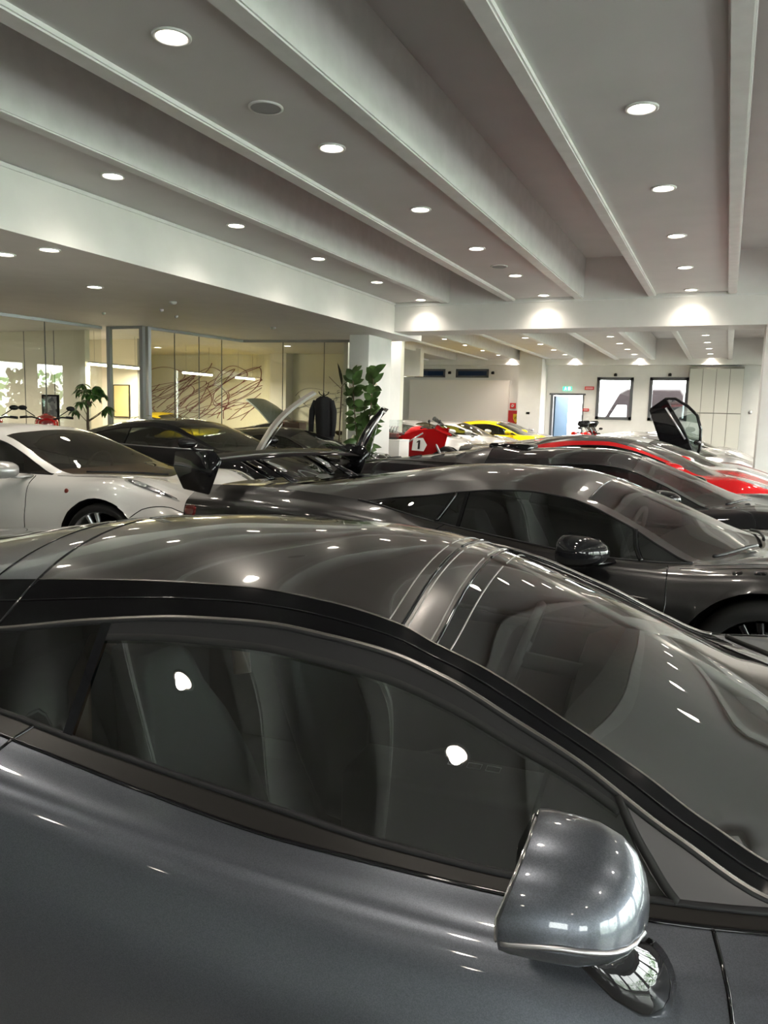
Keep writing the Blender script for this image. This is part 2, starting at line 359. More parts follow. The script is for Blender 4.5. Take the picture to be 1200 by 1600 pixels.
partition_run(PTS[2], PTS[3], 'framed glass door bay with two grey metal posts, behind the potted tree', (), (0, 1))
partition_run(PTS[4], PTS[5], 'long glass run in front of the red scribble wall drawing', (.25, .5, .75), (0,))
partition_run(PTS[5], PTS[6], 'glass run ending at the white column, with black scribbles behind', (.33, .66), ())
# pilaster on the office back wall
struct(box('wall_office_pilaster', -10.62, -10.15, 16.75, 17.1, 0, SOF, M_wall))
# scribbled wall drawings
def scribble(name, x0, x1, z0, z1, m, label, nst, seed, r, y=17.09, tilt=.8):
    rr = random.Random(seed); bm = bmesh.new()
    for s in range(nst):
        cx = rr.uniform(x0+.2, x1-.2); cz = rr.uniform(z0+.15, z1-.5); A = rr.uniform(.5, 1.5); B = rr.uniform(.08, .30); th = tilt*rr.uniform(.45, 1.0)
        ph = rr.uniform(0, 6.28); n_ = 50; pts = []; turns = rr.uniform(.5, 1.1)
        for i in range(n_):
            u = ph+2*PI*turns*i/(n_-1); w = 1+.08*math.sin(3*u+s)
            px, pz = A*math.cos(u)*w, B*math.sin(u)*w+.05*math.sin(2.3*u+s)
            X, Z = cx+px*math.cos(th)-pz*math.sin(th), cz+px*math.sin(th)+pz*math.cos(th)
            if x0 < X < x1 and z0 < Z < z1: pts.append((X, y, Z))
            else:
                if len(pts) > 3: tube(bm, pts, r, 5, flat=(1, .3))
                pts = []
        if len(pts) > 3: tube(bm, pts, r, 5, flat=(1, .3))
    return tag(obj(name, bm, m), label, 'wall drawing')
scribble('wall_drawing', -15.0, -11.06, 1.15, 2.66, mat('dark_red_ink', (.20, .03, .04), .6), 'wall drawing of looping dark red scribbled lines behind the office glass', 26, 11, .019, tilt=.62)
scribble('wall_drawing', -10.1, -7.5, 1.1, 2.4, mat('black_ink', (.05, .05, .05), .6), 'wall drawing of a few thin black looping lines beside the column', 6, 5, .010, tilt=.25)
# desk monitor on the office side
t = empty('computer_monitor', (-13.6, 14.2, 0), -.5, 'dark computer monitor behind the glass left of the red scribbles', 'monitor')
box('screen', -.3, .3, -.02, .02, 1.15, 1.55, M_matt, t, bev=.006); box('stand', -.03, .03, -.02, .03, .76, 1.18, M_matt, t); box('foot', -.15, .15, -.1, .1, .74, .76, M_matt, t)
t = empty('office_desk', (-13.6, 14.2, 0), -.5, 'pale office desk under the dark monitor inside the office', 'desk')
box('top', -.8, .8, -.4, .4, .70, .74, M_wall, t)
for sx in (-.75, .75):
    for sy in (-.35, .35): box('leg', sx-.02, sx+.02, sy-.02, sy+.02, 0, .70, M_steel, t)
t = empty('picture_frame', (-12.0, 13.04, 1.55), 0, 'thin black picture frame hanging on the cream office wall', 'picture frame')
box('frame', -.22, .22, -.03, 0, -.35, .35, M_black, t); box('print', -.2, .2, -.032, -.028, -.33, .33, mat('print_paper', (.55, .42, .2), .6), t)

# ------------------------------------------------------------------ fittings on the rear wall
y = YB
t = empty('wall_cabinets', (-1.24, y-.45, 0), 0, 'row of flush beige cabinet fronts at the right of the rear wall', 'cabinet')
box('body', 0, 1.6, .03, .45, .30, 3.2, mat('cabinet_gap', (.20, .19, .17), .6), t)
Mcab = mat('cabinet_beige', (.56, .55, .50), .5)
for (z0, z1) in ((.31, 1.72), (1.74, 3.14)):
    for k in range(4): box('door', .40*k+.008, .40*k+.392, 0, .03, z0+.005, z1-.005, Mcab, t)
box('plinth', 0.02, 1.58, .06, .45, 0, .30, M_matt, t)
t = empty('exit_sign', (-5.2, y, 2.47), 0, 'small green and white running man exit sign over the rear door', 'exit sign')
box('housing', -.15, .15, -.04, 0, -.07, .07, mat('sign_green', (.02, .35, .18), .4, emit=(.05, .75, .4), es=.8), t)
bm = bmesh.new(); Wt = mat('sign_white', (.8, .8, .8), .5, emit=(1, 1, 1), es=1.2)
bx(bm, .03, .11, -.043, -.04, -.055, .055); obj('doorway', bm, Wt, t, smooth=False)
bm = bmesh.new(); tube(bm, [(-.02, -.044, -.05), (-.05, -.044, -.01), (-.06, -.044, .03)], .008, 6); tube(bm, [(-.10, -.044, -.045), (-.05, -.044, -.01)], .008, 6)
tube(bm, [(-.095, -.044, .005), (-.06, -.044, .03), (-.02, -.044, .005)], .006, 6); ellipsoid(bm, (-.058, -.044, .048), (.012, .006, .012), nu=8, nv=6); obj('running_man', bm, Wt, t)
for (x0, x1, z0, z1, nm, lb) in ((-4.60, -4.29, 2.44, 2.55, 'alarm_sounder', 'long red alarm box on the rear wall between door and windows'), (-4.62, -4.42, 1.70, 1.80, 'call_point', 'small red call point at shoulder height right of the rear door')):
    t = empty(nm, (x0, y, z0), 0, lb, 'alarm'); box('housing', 0, x1-x0, -.06, 0, 0, z1-z0, M_red, t, bev=.01); box('cover', .03, x1-x0-.03, -.068, -.058, .02, z1-z0-.02, mat('pale_red', (.6, .25, .25), .4), t)
yp = YB-.12
t = empty('fire_sign', (-7.11, YB, 1.84), 0, 'square red fire hose sign with white symbol on the rear wall', 'sign')
t.location.y = YB-0.0
box('plate', -.11, .11, -.02, 0, -.10, .10, M_red, t)
bm = bmesh.new(); tube(bm, [(.06*math.cos(a*.5)*.7-.01, -.022, .06*math.sin(a*.5)*.7) for a in range(13)], .009, 6); tube(bm, [(-.06, -.022, -.05), (.05, -.022, .03)], .008, 6); obj('symbol', bm, mat('print_white', (.8, .8, .8), .5), t)
t = empty('extinguisher_sign', (-6.80, YB-.0, 1.90), 0, 'small dark red sign right of the square fire sign', 'sign')
box('plate', -.06, .06, -.02, 0, -.07, .07, M_red, t); bm = bmesh.new(); ellipsoid(bm, (0, -.022, -.01), (.02, .004, .04), nu=10, nv=8); tube(bm, [(0, -.022, .03), (.025, -.022, .045)], .005, 5); obj('symbol', bm, MATS['print_white'], t)
t = empty('red_banner', (-6.98, YB, 1.41), 0, 'red banner with a yellow shield and dark prancing horse under the fire signs', 'banner')
box('cloth', -.28, .24, -.02, 0, -.26, .26, mat('banner_red', (.42, .012, .015), .6), t)
Mx = Matrix.Translation((0, -.021, 0)) @ Matrix.Rotation(PI/2, 4, 'X')
bm = bmesh.new(); prism(bm, [(-.10, .14), (.10, .14), (.10, -.02), (.06, -.12), (0, -.18), (-.06, -.12), (-.10, -.02)], .004, Mx); obj('shield', bm, mat('shield_yellow', (.75, .5, .02), .5), t, smooth=False)
bm = bmesh.new(); tube(bm, [(-.03, -.027, -.13), (-.035, -.027, -.07), (-.02, -.027, -.01), (.0, -.027, .04), (.015, -.027, .085), (.04, -.027, .075)], [.007, .012, .022, .018, .012, .006], 8, flat=(1, .3))
tube(bm, [(.0, -.027, .03), (.045, -.027, .035), (.05, -.027, .0)], .006, 6); tube(bm, [(-.01, -.027, .01), (.035, -.027, -.01), (.03, -.027, -.05)], .006, 6); tube(bm, [(-.03, -.027, -.03), (-.065, -.027, .0), (-.06, -.027, .05)], .006, 6)
obj('horse_emblem', bm, M_black, t)
t = empty('wall_switch', (-6.34, YB-.9, 1.59), 0, 'small black wall switch on the rear pilaster', 'switch'); box('plate', -.06, .06, -.015, 0, -.035, .035, M_matt, t, bev=.004); box('rocker', -.04, .04, -.02, -.012, -.02, .02, M_black, t)
t = empty('wall_thermostat', (.63, YB, 1.79), 0, 'small grey round wall control right of the beige cabinets', 'wall control'); bm = bmesh.new(); lathe(bm, [(.001, .03), (.05, .03), (.06, .02), (.06, 0)], 20, Matrix.Rotation(PI/2, 4, 'X')); obj('dial', bm, M_alu, t); box('plate', -.1, .1, -.008, 0, -.1, .1, M_wall, t)
for i, (x, z, lb) in enumerate(((-3.6, 2.95, 'small black sensor above the left rear window'), (-1.86, 2.96, 'small black sensor above the right rear window'), (-9.55, 3.0, 'black sensor between the two high slot windows'), (-7.9, 3.0, 'black sensor right of the high slot windows'))):
    t = empty('motion_sensor', (x, YB, z), 0, lb, 'sensor', 'sensors on the rear wall'); box('housing', -.05, .05, -.09, 0, -.045, .045, M_matt, t, bev=.012); box('bracket', -.02, .02, -.03, 0, .04, .06, M_matt, t)
t = empty('column_switch', (-6.10, 13.3, 1.93), PI/2, 'small beige switch plate on the white column by the plant', 'switch'); box('plate', -.04, .04, -.01, 0, -.06, .06, mat('beige_plate', (.6, .52, .36), .5), t); box('rocker', -.02, .02, -.016, -.008, -.03, .03, M_wall, t)

# van and car outside
def van(loc, rz, col, label):
    t = empty('parked_van', loc, rz, label, 'van', 'vehicles outside'); t.scale = (.62, 1, 1)
    prof = [(-2.6, .35), (-2.6, 2.4), (-2.4, 2.6), (.5, 2.6), (.95, 2.45), (1.9, 1.35), (2.5, 1.1), (2.65, .8), (2.65, .35)]
    bm = bmesh.new(); loft(bm, [[(x*(1 if abs(s) < .95 else .985), s, z if z < 1 else z-(.06 if abs(s) > .9 else 0)) for x, z in prof] for s in (-.98, -.9, .9, .98)]); obj('body', bm, mat('van_'+col[0], col[1], .5, spec=.1), t, smooth=True, auto=30)
    for s in (-1, 1):
        bm = bmesh.new(); prism(bm, [(.45, 1.3), (.5, 2.0), (1.05, 2.0), (1.6, 1.4)], .01, Matrix.Translation((0, s*.985, 0)) @ Matrix.Rotation(PI/2, 4, 'X')); obj('side_window', bm, mat('bright_pane', (.75, .85, .9), .1), t, smooth=False)
    for x in (-1.7, 1.75):
        for s in (-1, 1):
            bm = bmesh.new(); lathe(bm, [(.001, .11), (.2, .11), (.33, .10), (.34, 0), (.33, -.10), (.001, -.10)], 24, Matrix.Translation((x, s*.88, .34)) @ Matrix.Rotation(PI/2, 4, 'X')); obj('wheel', bm, M_rubber, t)
van((-3.10, YB+3.0, -.02), PI, ('slate', (.022, .016, .018)), 'dark van parked outside the left rear window')

# ------------------------------------------------------------------ cars: a control net of feature lines
def pchip(pts):
    """pts: list of (x, *values) sorted by x -> function x -> values (smooth, no overshoot)"""
    xs = [p[0] for p in pts]; K = len(pts[0])-1; nP = len(pts); D = []
    for c in range(1, K+1):
        y = [p[c] for p in pts]; h = [xs[i+1]-xs[i] for i in range(nP-1)]; d_ = [(y[i+1]-y[i])/h[i] for i in range(nP-1)]
        m = [0]*nP
        for i in range(1, nP-1):
            if d_[i-1]*d_[i] > 0:
                w1, w2 = 2*h[i]+h[i-1], h[i]+2*h[i-1]; m[i] = (w1+w2)/(w1/d_[i-1]+w2/d_[i])
        m[0] = d_[0]; m[-1] = d_[-1]; D.append((y, m))
    def f(x):
        if x <= xs[0]: return [D[c][0][0]+D[c][1][0]*(x-xs[0])*0 for c in range(K)]
        if x >= xs[-1]: return [D[c][0][-1] for c in range(K)]
        lo, hi = 0, nP-1
        while hi-lo > 1:
            md = (lo+hi)//2
            if xs[md] <= x: lo = md
            else: hi = md
        h = xs[hi]-xs[lo]; t = (x-xs[lo])/h; a, b_, c_, d_ = 2*t**3-3*t**2+1, t**3-2*t**2+t, -2*t**3+3*t**2, t**3-t**2
        return [D[c][0][lo]*a+h*D[c][1][lo]*b_+D[c][0][hi]*c_+h*D[c][1][hi]*d_ for c in range(K)]
    return f
ROWS = ['sill', 'low', 'max', 'shoulder', 'belt', 'gbot', 'rail', 'band', 'q', 'centre']
WT = [0, 0, 0, 0, 0, 0, 0, .25, .8, 1.0]
CREASE = {4, 5, 6}
class Net:
    def __init__(s, spec):
        s.spec = spec; s.f = [pchip(spec[r]) for r in ROWS[:-1] if r != 'q']
        cen = pchip(spec['centre']); bnd = pchip(spec['band']); k = spec.get('qk', .62)
        s.cen = lambda u: [0.0, cen(u)[0]]
        def q(u):
            bv, bw = bnd(u); c = cen(u)[0]; v = bv*.52
            return [v, c-(c-bw)*(.52**2)*k/.62]
        s.f.append(q); s.f.append(s.cen)
        s.st = spec['stations']; s.cr = spec.get('crease', CREASE)
    def u(s, sp, r):
        i = max(0, min(len(s.st)-2, int(sp))); t = sp-i
        us = s.st[i][1]*(1-t)+s.st[i+1][1]*t; uc = s.st[i][2]*(1-t)+s.st[i+1][2]*t
        return us+(uc-us)*WT[r]
    def row(s, sp, r):
        u = s.u(sp, r); v, w = s.f[r](u); return Vector((u, v, w))
    def sec(s, sp):
        return [s.row(sp, r) for r in range(10)]
    def on(s, sec, t):
        k = max(0, min(8, int(t))); f = t-k; A, B = sec[k], sec[k+1]
        h = (B-A).length+1e-6
        def tan(i):
            P = sec[i]
            if i == 9: prv, nxt = sec[8], Vector((sec[8].x, -sec[8].y, sec[8].z))
            elif i == 0: return (sec[1]-sec[0])/((sec[1]-sec[0]).length+1e-6)
            else: prv, nxt = sec[i-1], sec[i+1]
            h0, h1 = (P-prv).length+1e-6, (nxt-P).length+1e-6
            d0, d1 = (P-prv)/h0, (nxt-P)/h1
            return (d0*h1+d1*h0)/(h0+h1)
        tA = (B-A)/h if k in s.cr else tan(k); tB = (B-A)/h if (k+1) in s.cr else tan(k+1)
        a, b_, c_, d_ = 2*f**3-3*f**2+1, f**3-2*f**2+f, -2*f**3+3*f**2, f**3-f**2
        return A*a+tA*(h*b_)+B*c_+tB*(h*d_)
    def pt(s, sp, t, side=-1):
        p = s.on(s.sec(sp), t); return Vector((p.x, p.y*side, p.z))
    def nrm(s, sp, t, side=-1):
        e = .01; a = s.pt(min(sp+e, len(s.st)-1.001), t, side)-s.pt(max(sp-e, 0), t, side); b_ = s.pt(sp, min(t+e, 8.99), side)-s.pt(sp, max(t-e, .0), side)
        nn = a.cross(b_).normalized()
        p = s.pt(sp, t, side)
        if nn.dot(Vector((0, p.y, p.z-.3))) < 0: nn = -nn
        return nn
    def s_at(s, u, r=4):
        lo, hi = 0, len(s.st)-1
        for _ in range(40):
            m = (lo+hi)/2
            if s.u(m, r) < u: lo = m
            else: hi = m
        return (lo+hi)/2
    def idx(s, name): return [x[0] for x in s.st].index(name)

def build_shell(net, root, mats, res=1.0, nrow=(2, 3, 4, 4, 1, 6, 2, 3, 3), length_step=.07):
    """splits the surface into named parts; mats: dict part -> material"""
    sp = net.spec; st = net.st; n_st = len(st)
    ss = []; iv = []
    for i in range(n_st-1):
        L = abs(st[i+1][2]-st[i][2])+abs(st[i+1][1]-st[i][1]); k = max(2, int(L/2/(length_step/res))+1)
        for j in range(k): ss.append(i+j/k); iv.append(i)
    ss.append(n_st-1)
    ts = []; tv = []
    for r in range(9):
        k = max(1, int(round(nrow[r]*res)))
        for j in range(k): ts.append(r+j/k); tv.append(r)
    ts.append(9)
    G = []
    for s_ in ss:
        sec = net.sec(s_); G.append([net.on(sec, t) for t in ts])
    wheels = sp['wheels']; Ra = sp['arch']
    gl = {k: (net.idx(a), net.idx(b_)) for k, (a, b_) in sp['glass'].items()}
    def part(i, r):
        if r == 4 and sp.get('belt_trim') and gl['side'][0]-1 <= i < gl['side'][1]: return 'belt_trim', 1
        if r == 5:
            if gl['side'][0] <= i < gl['side'][1]: return 'side_window', 1
            if 'quarter' in gl and gl['quarter'][0] <= i < gl['quarter'][1]: return 'quarter_window', 1
        if r == 6:
            a, b_ = gl['rail']
            if a <= i < b_: return 'roof_rail', 1
        if r >= 7:
            if gl['screen'][0] <= i < gl['screen'][1]: return 'windscreen', 0
            if 'rear' in gl and gl['rear'][0] <= i < gl['rear'][1]: return 'rear_window', 0
            if gl['roof'][0] <= i < gl['roof'][1]: return 'roof', 0
            if 'header' in gl and gl['header'][0] <= i < gl['header'][1]: return 'header_panel', 0
        return 'body', 0
    bms = {}
    for side in (-1, 1):
        cache = {}
        for i in range(len(ss)-1):
            for j in range(len(ts)-1):
                nm, sided = part(iv[i], tv[j]); key = (nm, side if sided else 0)
                quad = [(i, j), (i+1, j), (i+1, j+1), (i, j+1)]
                P = [G[a][b_] for a, b_ in quad]; cor = []
                kill = False
                if tv[j] <= 3:
                    for (wx, wz) in wheels:
                        dd = [math.hypot(p.x-wx, p.z-wz) for p in P]
                        if all(x <= Ra for x in dd): kill = True; break
                        if any(x < Ra for x in dd):
                            P = [Vector((wx+(p.x-wx)*Ra/x, p.y, wz+(p.z-wz)*Ra/x)) if x < Ra else p for p, x in zip(P, dd)]
                if kill: continue
                bm = bms.setdefault(key, bmesh.new()); vs = []
                for p in P:
                    k2_ = (key, round(p.x, 5), round(p.y*side, 5), round(p.z, 5))
                    v = cache.get(k2_)
                    if v is None: v = cache[k2_] = bm.verts.new((p.x, p.y*side, p.z))
                    if v not in vs: vs.append(v)
                if len(vs) < 3: continue
                if side == 1: vs = vs[::-1]
                try: bm.faces.new(vs)
                except ValueError: pass
    out = {}
    for (nm, side), bm in bms.items():
        bmesh.ops.remove_doubles(bm, verts=bm.verts[:], dist=1e-4)
        if nm == 'body':
            for e in (0, len(ss)-1):
                ring = [Vector((p.x, -p.y, p.z)) for p in G[e]]+[Vector((p.x, p.y, p.z)) for p in G[e][-2::-1]]
                ring = [bm.verts.new(p) for p in ring]; bm.faces.new(ring)
            bmesh.ops.recalc_face_normals(bm, faces=bm.faces[:])
        out[(nm, side)] = obj(nm, bm, mats[nm], root, smooth=True, auto=48)
    return out
def well(root, wx, wz, Ra, v0=.55, v1=.93):
    for side in (-1, 1):
        bm = bmesh.new(); n_ = 28; A = []; B = []
        for k in range(n_+1):
            a = -.35+(PI+.7)*k/n_; x, z = wx+(Ra+.004)*math.cos(a), wz+(Ra+.004)*math.sin(a)
            A.append((x, side*(v1-.04), z)); B.append((x, side*v0, z))
        grid_mesh(bm, [A, B]); bm.faces.new([bm.verts.new(p) for p in B]); obj('wheel_well', bm, M_matt, root)
def line_on(net, root, name, pts, r=.0035, m=None, side=-1, lift=0.0):
    """pts: (s, t) list; thin strip following the surface"""
    P = []
    for (s0, t0), (s1, t1) in zip(pts, pts[1:]):
        for k in range(8):
            f = k/8; s_, t_ = s0+(s1-s0)*f, t0+(t1-t0)*f; P.append(net.pt(s_, t_, side)+net.nrm(s_, t_, side)*lift)
    P.append(net.pt(*pts[-1], side)+net.nrm(*pts[-1], side)*lift)
    bm = bmesh.new(); tube(bm, P, r, 6); return obj(name, bm, m or M_black, root)
def patch(net, root, name, cs, ct, ds, dt, m, side=-1, p=2.5, lift=.006, rings=5, n=28, rot=0.0, sk=0.0, taper=0.0):
    bm = bmesh.new(); R = []
    for j in range(rings, -1, -1):
        f = j/rings; ring = []
        for k in range(n):
            a = 2*PI*k/n; x = math.copysign(abs(math.cos(a))**(2/p), math.cos(a))*f; y_ = math.copysign(abs(math.sin(a))**(2/p), math.sin(a))*f
            y_ *= 1-taper*x; xx = x*math.cos(rot)-y_*math.sin(rot); yy = x*math.sin(rot)+y_*math.cos(rot)
            s_, t_ = cs+ds*(xx+sk*yy), ct+dt*yy
            s_ = max(0, min(len(net.st)-1.001, s_)); t_ = max(0, min(8.99, t_))
            h = lift*(1-.0*f)
            ring.append(net.pt(s_, t_, side)+net.nrm(s_, t_, side)*(h if j < rings else -.004))
        R.append(ring)
        if j == rings:
            R.append([a+(b_-a)*1.0 for a, b_ in zip(ring, ring)])
    bmr = [[bm.verts.new(q) for q in r] for r in R[:-1]]
    c = bm.verts.new(sum(R[-1], Vector())/n)
    for A, B in zip(bmr, bmr[1:]):
        for k in range(n): bm.faces.new((A[k], A[(k+1) % n], B[(k+1) % n], B[k]))
    for k in range(n): bm.faces.new((bmr[-1][k], bmr[-1][(k+1) % n], c))
    bmesh.ops.remove_doubles(bm, verts=bm.verts[:], dist=1e-5); bmesh.ops.recalc_face_normals(bm, faces=bm.faces[:])
    return obj(name, bm, m, root, auto=50)
def wheel(root, x, y, z, r, m_rim, spokes=5, twin=True, steer=0.0, side=-1, cap=None, w=.24, rimk=.76):
    M = Matrix.Translation((x, y, z)) @ Matrix.Rotation(steer, 4, 'Z') @ Matrix.Rotation(PI/2 if side < 0 else -PI/2, 4, 'X')
    rr = r*rimk
    bm = bmesh.new(); h = w/2
    lathe(bm, [(rr*.98, -h), (rr+.02, -h-.005), (r-.03, -h), (r-.005, -h+.03), (r, -h*.3), (r, h*.3), (r-.005, h-.03), (r-.03, h), (rr+.02, h+.005), (rr*.98, h-.005)], 48, M)
    ty = obj('tyre', bm, M_rubber, root)
    bm = bmesh.new(); lathe(bm, [(rr*.99, -h+.01), (rr*.94, -h+.03), (rr*.92, 0), (rr*.94, h-.03), (rr*.97, h-.012), (rr*1.0, h-.004), (rr*1.0, h-.015)], 48, M)
    for k in range(spokes):
        for o_ in ((-.13, .13) if twin else (0,)):
            a = 2*PI*k/spokes+PI/2+.3; a0, a1 = a+o_*.5, a+o_*1.25
            p0 = Vector((rr*.16*math.cos(a0), rr*.16*math.sin(a0), h-.045)); p1 = Vector((rr*.95*math.cos(a1), rr*.95*math.sin(a1), h-.022)); pm = (p0+p1)/2+Vector((0, 0, -.006))
            tube(bm, [M @ p0, M @ pm, M @ p1], [.020, .016, .020] if twin else [.03, .026, .032], 8)
    lathe(bm, [(rr*.22, h-.07), (rr*.22, h-.035), (rr*.14, h-.026), (.001, h-.024)], 20, M)
    obj('rim', bm, m_rim, root, auto=50)
    bm = bmesh.new(); lathe(bm, [(.001, 0), (rr*.68, 0), (rr*.68, -.02), (.001, -.02)], 32, M); obj('brake_disc', bm, mat('disc_steel', (.18, .18, .18), .35, .8), root)
    if cap:
        bm = bmesh.new(); lathe(bm, [(.03, h-.026), (.028, h-.018), (.001, h-.016)], 16, M); obj('centre_cap', bm, cap, root)
def seat(root, x, y, m, z=.16, m2=None, s=1.0):
    prof = [(.30, .24, .10), (.24, .26, .16), (.05, .25, .10), (-.12, .24, .12), (-.20, .25, .30), (-.28, .24, .50), (-.34, .20, .64), (-.38, .14, .74), (-.41, .12, .82), (-.42, .08, .86)]
    bm = bmesh.new(); rings = []
    for (px, hw, pz) in prof:
        th = .07 if pz > .14 else .06; rings.append([])
        n_ = 14
        for k in range(n_):
            a = 2*PI*k/n_; c_, s_ = math.copysign(abs(math.cos(a))**.6, math.cos(a)), math.copysign(abs(math.sin(a))**.7, math.sin(a))
            off = .05*abs(c_)**3
            if px > -.15: rings[-1].append((x+(px)*s, y+hw*c_*s, z+(pz+th*s_+off)*s))
            else: rings[-1].append((x+(px+th*s_+off)*s, y+hw*c_*s, z+(pz)*s))
    loft(bm, rings); bmesh.ops.recalc_face_normals(bm, faces=bm.faces[:]); o = obj('seat', bm, m, root)
    if m2:
        bm = bmesh.new()
        tube(bm, [(x-.27*s, y-.17*s, z+.42*s), (x-.31*s, y-.13*s, z+.62*s), (x-.33*s, y, z+.70*s), (x-.31*s, y+.13*s, z+.62*s), (x-.27*s, y+.17*s, z+.42*s)], .03*s, 8); obj('seat_insert', bm, m2, o)
def mirror(root, net, u, side, m, sc=1.0, dz=0, z=None, y=None, m2=None):
    zz = z if z is not None else net.f[4](u)[1]+.10+dz; yy = y if y is not None else net.f[3](u)[0]+.10
    bm = bmesh.new(); c = Vector((u, side*yy, zz)); rings = []
    for j, (dx, k) in enumerate(((-.065, .93), (-.055, 1.0), (-.02, 1.0), (.03, .93), (.07, .74), (.10, .45), (.112, .12))):
        rings.append([c+Vector((dx*sc+.02*math.cos(a)*0, side*.105*sc*k*math.copysign(abs(math.cos(a))**.75, math.cos(a)), .062*sc*k*math.copysign(abs(math.sin(a))**.75, math.sin(a))+(-.02*math.cos(a)*0))) for a in [2*PI*i/24 for i in range(24)]])
    loft(bm, rings); bmesh.ops.recalc_face_normals(bm, faces=bm.faces[:]); o = obj('door_mirror', bm, m, root)
    bm = bmesh.new(); b0 = net.f[4](u+.06); base = Vector((u+.10, side*(b0[0]-.01), b0[1]+.0)); tube(bm, [base, (base+c)/2+Vector((0, 0, -.035)), c+Vector((0, -side*.04, -.045*sc))], [.028, .022, .025], 8, flat=(1.4, .6)); obj('mirror_arm', bm, m2 or m, root)
    return o
def car(spec, name, loc, rz, label, body, group='sports cars on display', res=.6, wheelz=None, rim=None, seats=None, mirrorm=None, glassm=None, wsm=None, steer=0, simple=False, dash=M_inter, side_wheels=(-1,), rail=None, roofm=None, category='car'):
    root = empty(name, loc, rz, label, category, group); net = Net(spec)
    mats = {'body': body, 'belt_trim': M_trimb, 'side_window': glassm or G_car, 'quarter_window': glassm or G_dark, 'roof_rail': rail or body, 'windscreen': wsm or G_ws, 'rear_window': glassm or G_dark, 'roof': roofm or body, 'header_panel': roofm or body}
    parts = build_shell(net, root, mats, res)
    r = spec['wr']
    for (wx, wz) in spec['wheels']:
        well(root, wx, wz, spec['arch'], .5, net.f[2](wx)[0])
        for sd in (-1, 1):
            wheel(root, wx, sd*(net.f[2](wx)[0]-.145), wz, r, rim or M_rim, side=sd, steer=steer if wx > 0 else 0, rimk=spec.get('rimk', .76))
    # tub, seats, dashboard
    ca, cb = spec['cabin']; zb = net.f[4]((ca+cb)/2)[1]-.04; hw = net.f[4]((ca+cb)/2)[0]-.05
    bm = bmesh.new(); bx(bm, ca, cb, -hw, hw, .16, zb)
    top = [f for f in bm.faces if f.calc_center_median().z > zb-.01]; bmesh.ops.delete(bm, geom=top, context='FACES_ONLY'); obj('cabin_tub', bm, M_inter, root, smooth=False)
    box('underbody', -2.0, 2.0, -.55, .55, .12, .18, M_matt, root)
    ue = spec['dash']; zd = net.f[4](ue)[1]
    bm = bmesh.new(); prof = [(ue-.32, zd-.16), (ue-.28, zd-.02), (ue-.2, zd+.02), (ue-.02, zd+.0), (ue+.18, zd-.02), (ue+.16, zd-.14)]
    loft(bm, [[(a, s_, z_) for a, z_ in prof] for s_ in (-hw+.03, -hw*.5, hw*.5, hw-.03)]); bmesh.ops.recalc_face_normals(bm, faces=bm.faces[:]); obj('dashboard', bm, dash, root, auto=40)
    sm = seats or M_inter
    for sd in (-1, 1): seat(root, spec['seat'], sd*.36, sm, z=.13, s=spec.get('ss', .98))
    bm = bmesh.new(); cx, cz = ue-.45, zd-.02; tube(bm, [(cx+.05*math.sin(a), .36+.17*math.cos(a), cz+.16*math.sin(a)) for a in [2*PI*i/24 for i in range(24)]], .014, 6, closed=True); tube(bm, [(cx, .2, cz), (cx, .52, cz)], .012, 6); tube(bm, [(cx, .36, cz), (cx+.2, .36, cz-.02)], .025, 6); obj('steering_wheel', bm, M_inter, root)
    mm = mirrorm or body
    for sd in (-1, 1): mirror(root, net, spec['mir'], sd, mm, sc=spec.get('msc', 1.0), dz=spec.get('mdz', 0), m2=mm)
    # window frames and shut lines
    a, b_ = net.idx(spec['glass']['side'][0]), net.idx(spec['glass']['side'][1])
    q0 = net.idx(spec['glass']['quarter'][0]) if 'quarter' in spec['glass'] else a
    for sd in (-1, 1):
        line_on(net, root, 'window_seal', [(q0+(b_-q0)*i/10, 6) for i in range(11)], .006, M_matt, sd)
        line_on(net, root, 'belt_seal', [(q0+(b_-q0)*i/10, 5) for i in range(11)], .007, M_matt, sd)
        bm = bmesh.new(); P = [[net.pt(a+d_, 5+k/5, sd)+net.nrm(a+d_, 5+k/5, sd)*.004 for k in range(6)] for d_ in (-.006/max(.01, abs(net.u(a, 5)-net.u(a-1, 5))), (.016)/max(.01, abs(net.u(a+1, 5)-net.u(a, 5))))]
        grid_mesh(bm, P); obj('door_pillar', bm, M_black, root)
        sa, sb = net.s_at(spec['door'][0]), net.s_at(spec['door'][1])
        line_on(net, root, 'shut_line', [(sa, 5), (sa-.05, 4), (sa-.05, 3), (sa-.0, 2), (sa+.2, 1.0), (sa+.35, .4), (sb-.3, .4), (sb+.05, 1), (sb+.1, 2), (sb+.02, 3), (sb-.05, 4)], .0035, M_black, sd)
    return root, net, parts
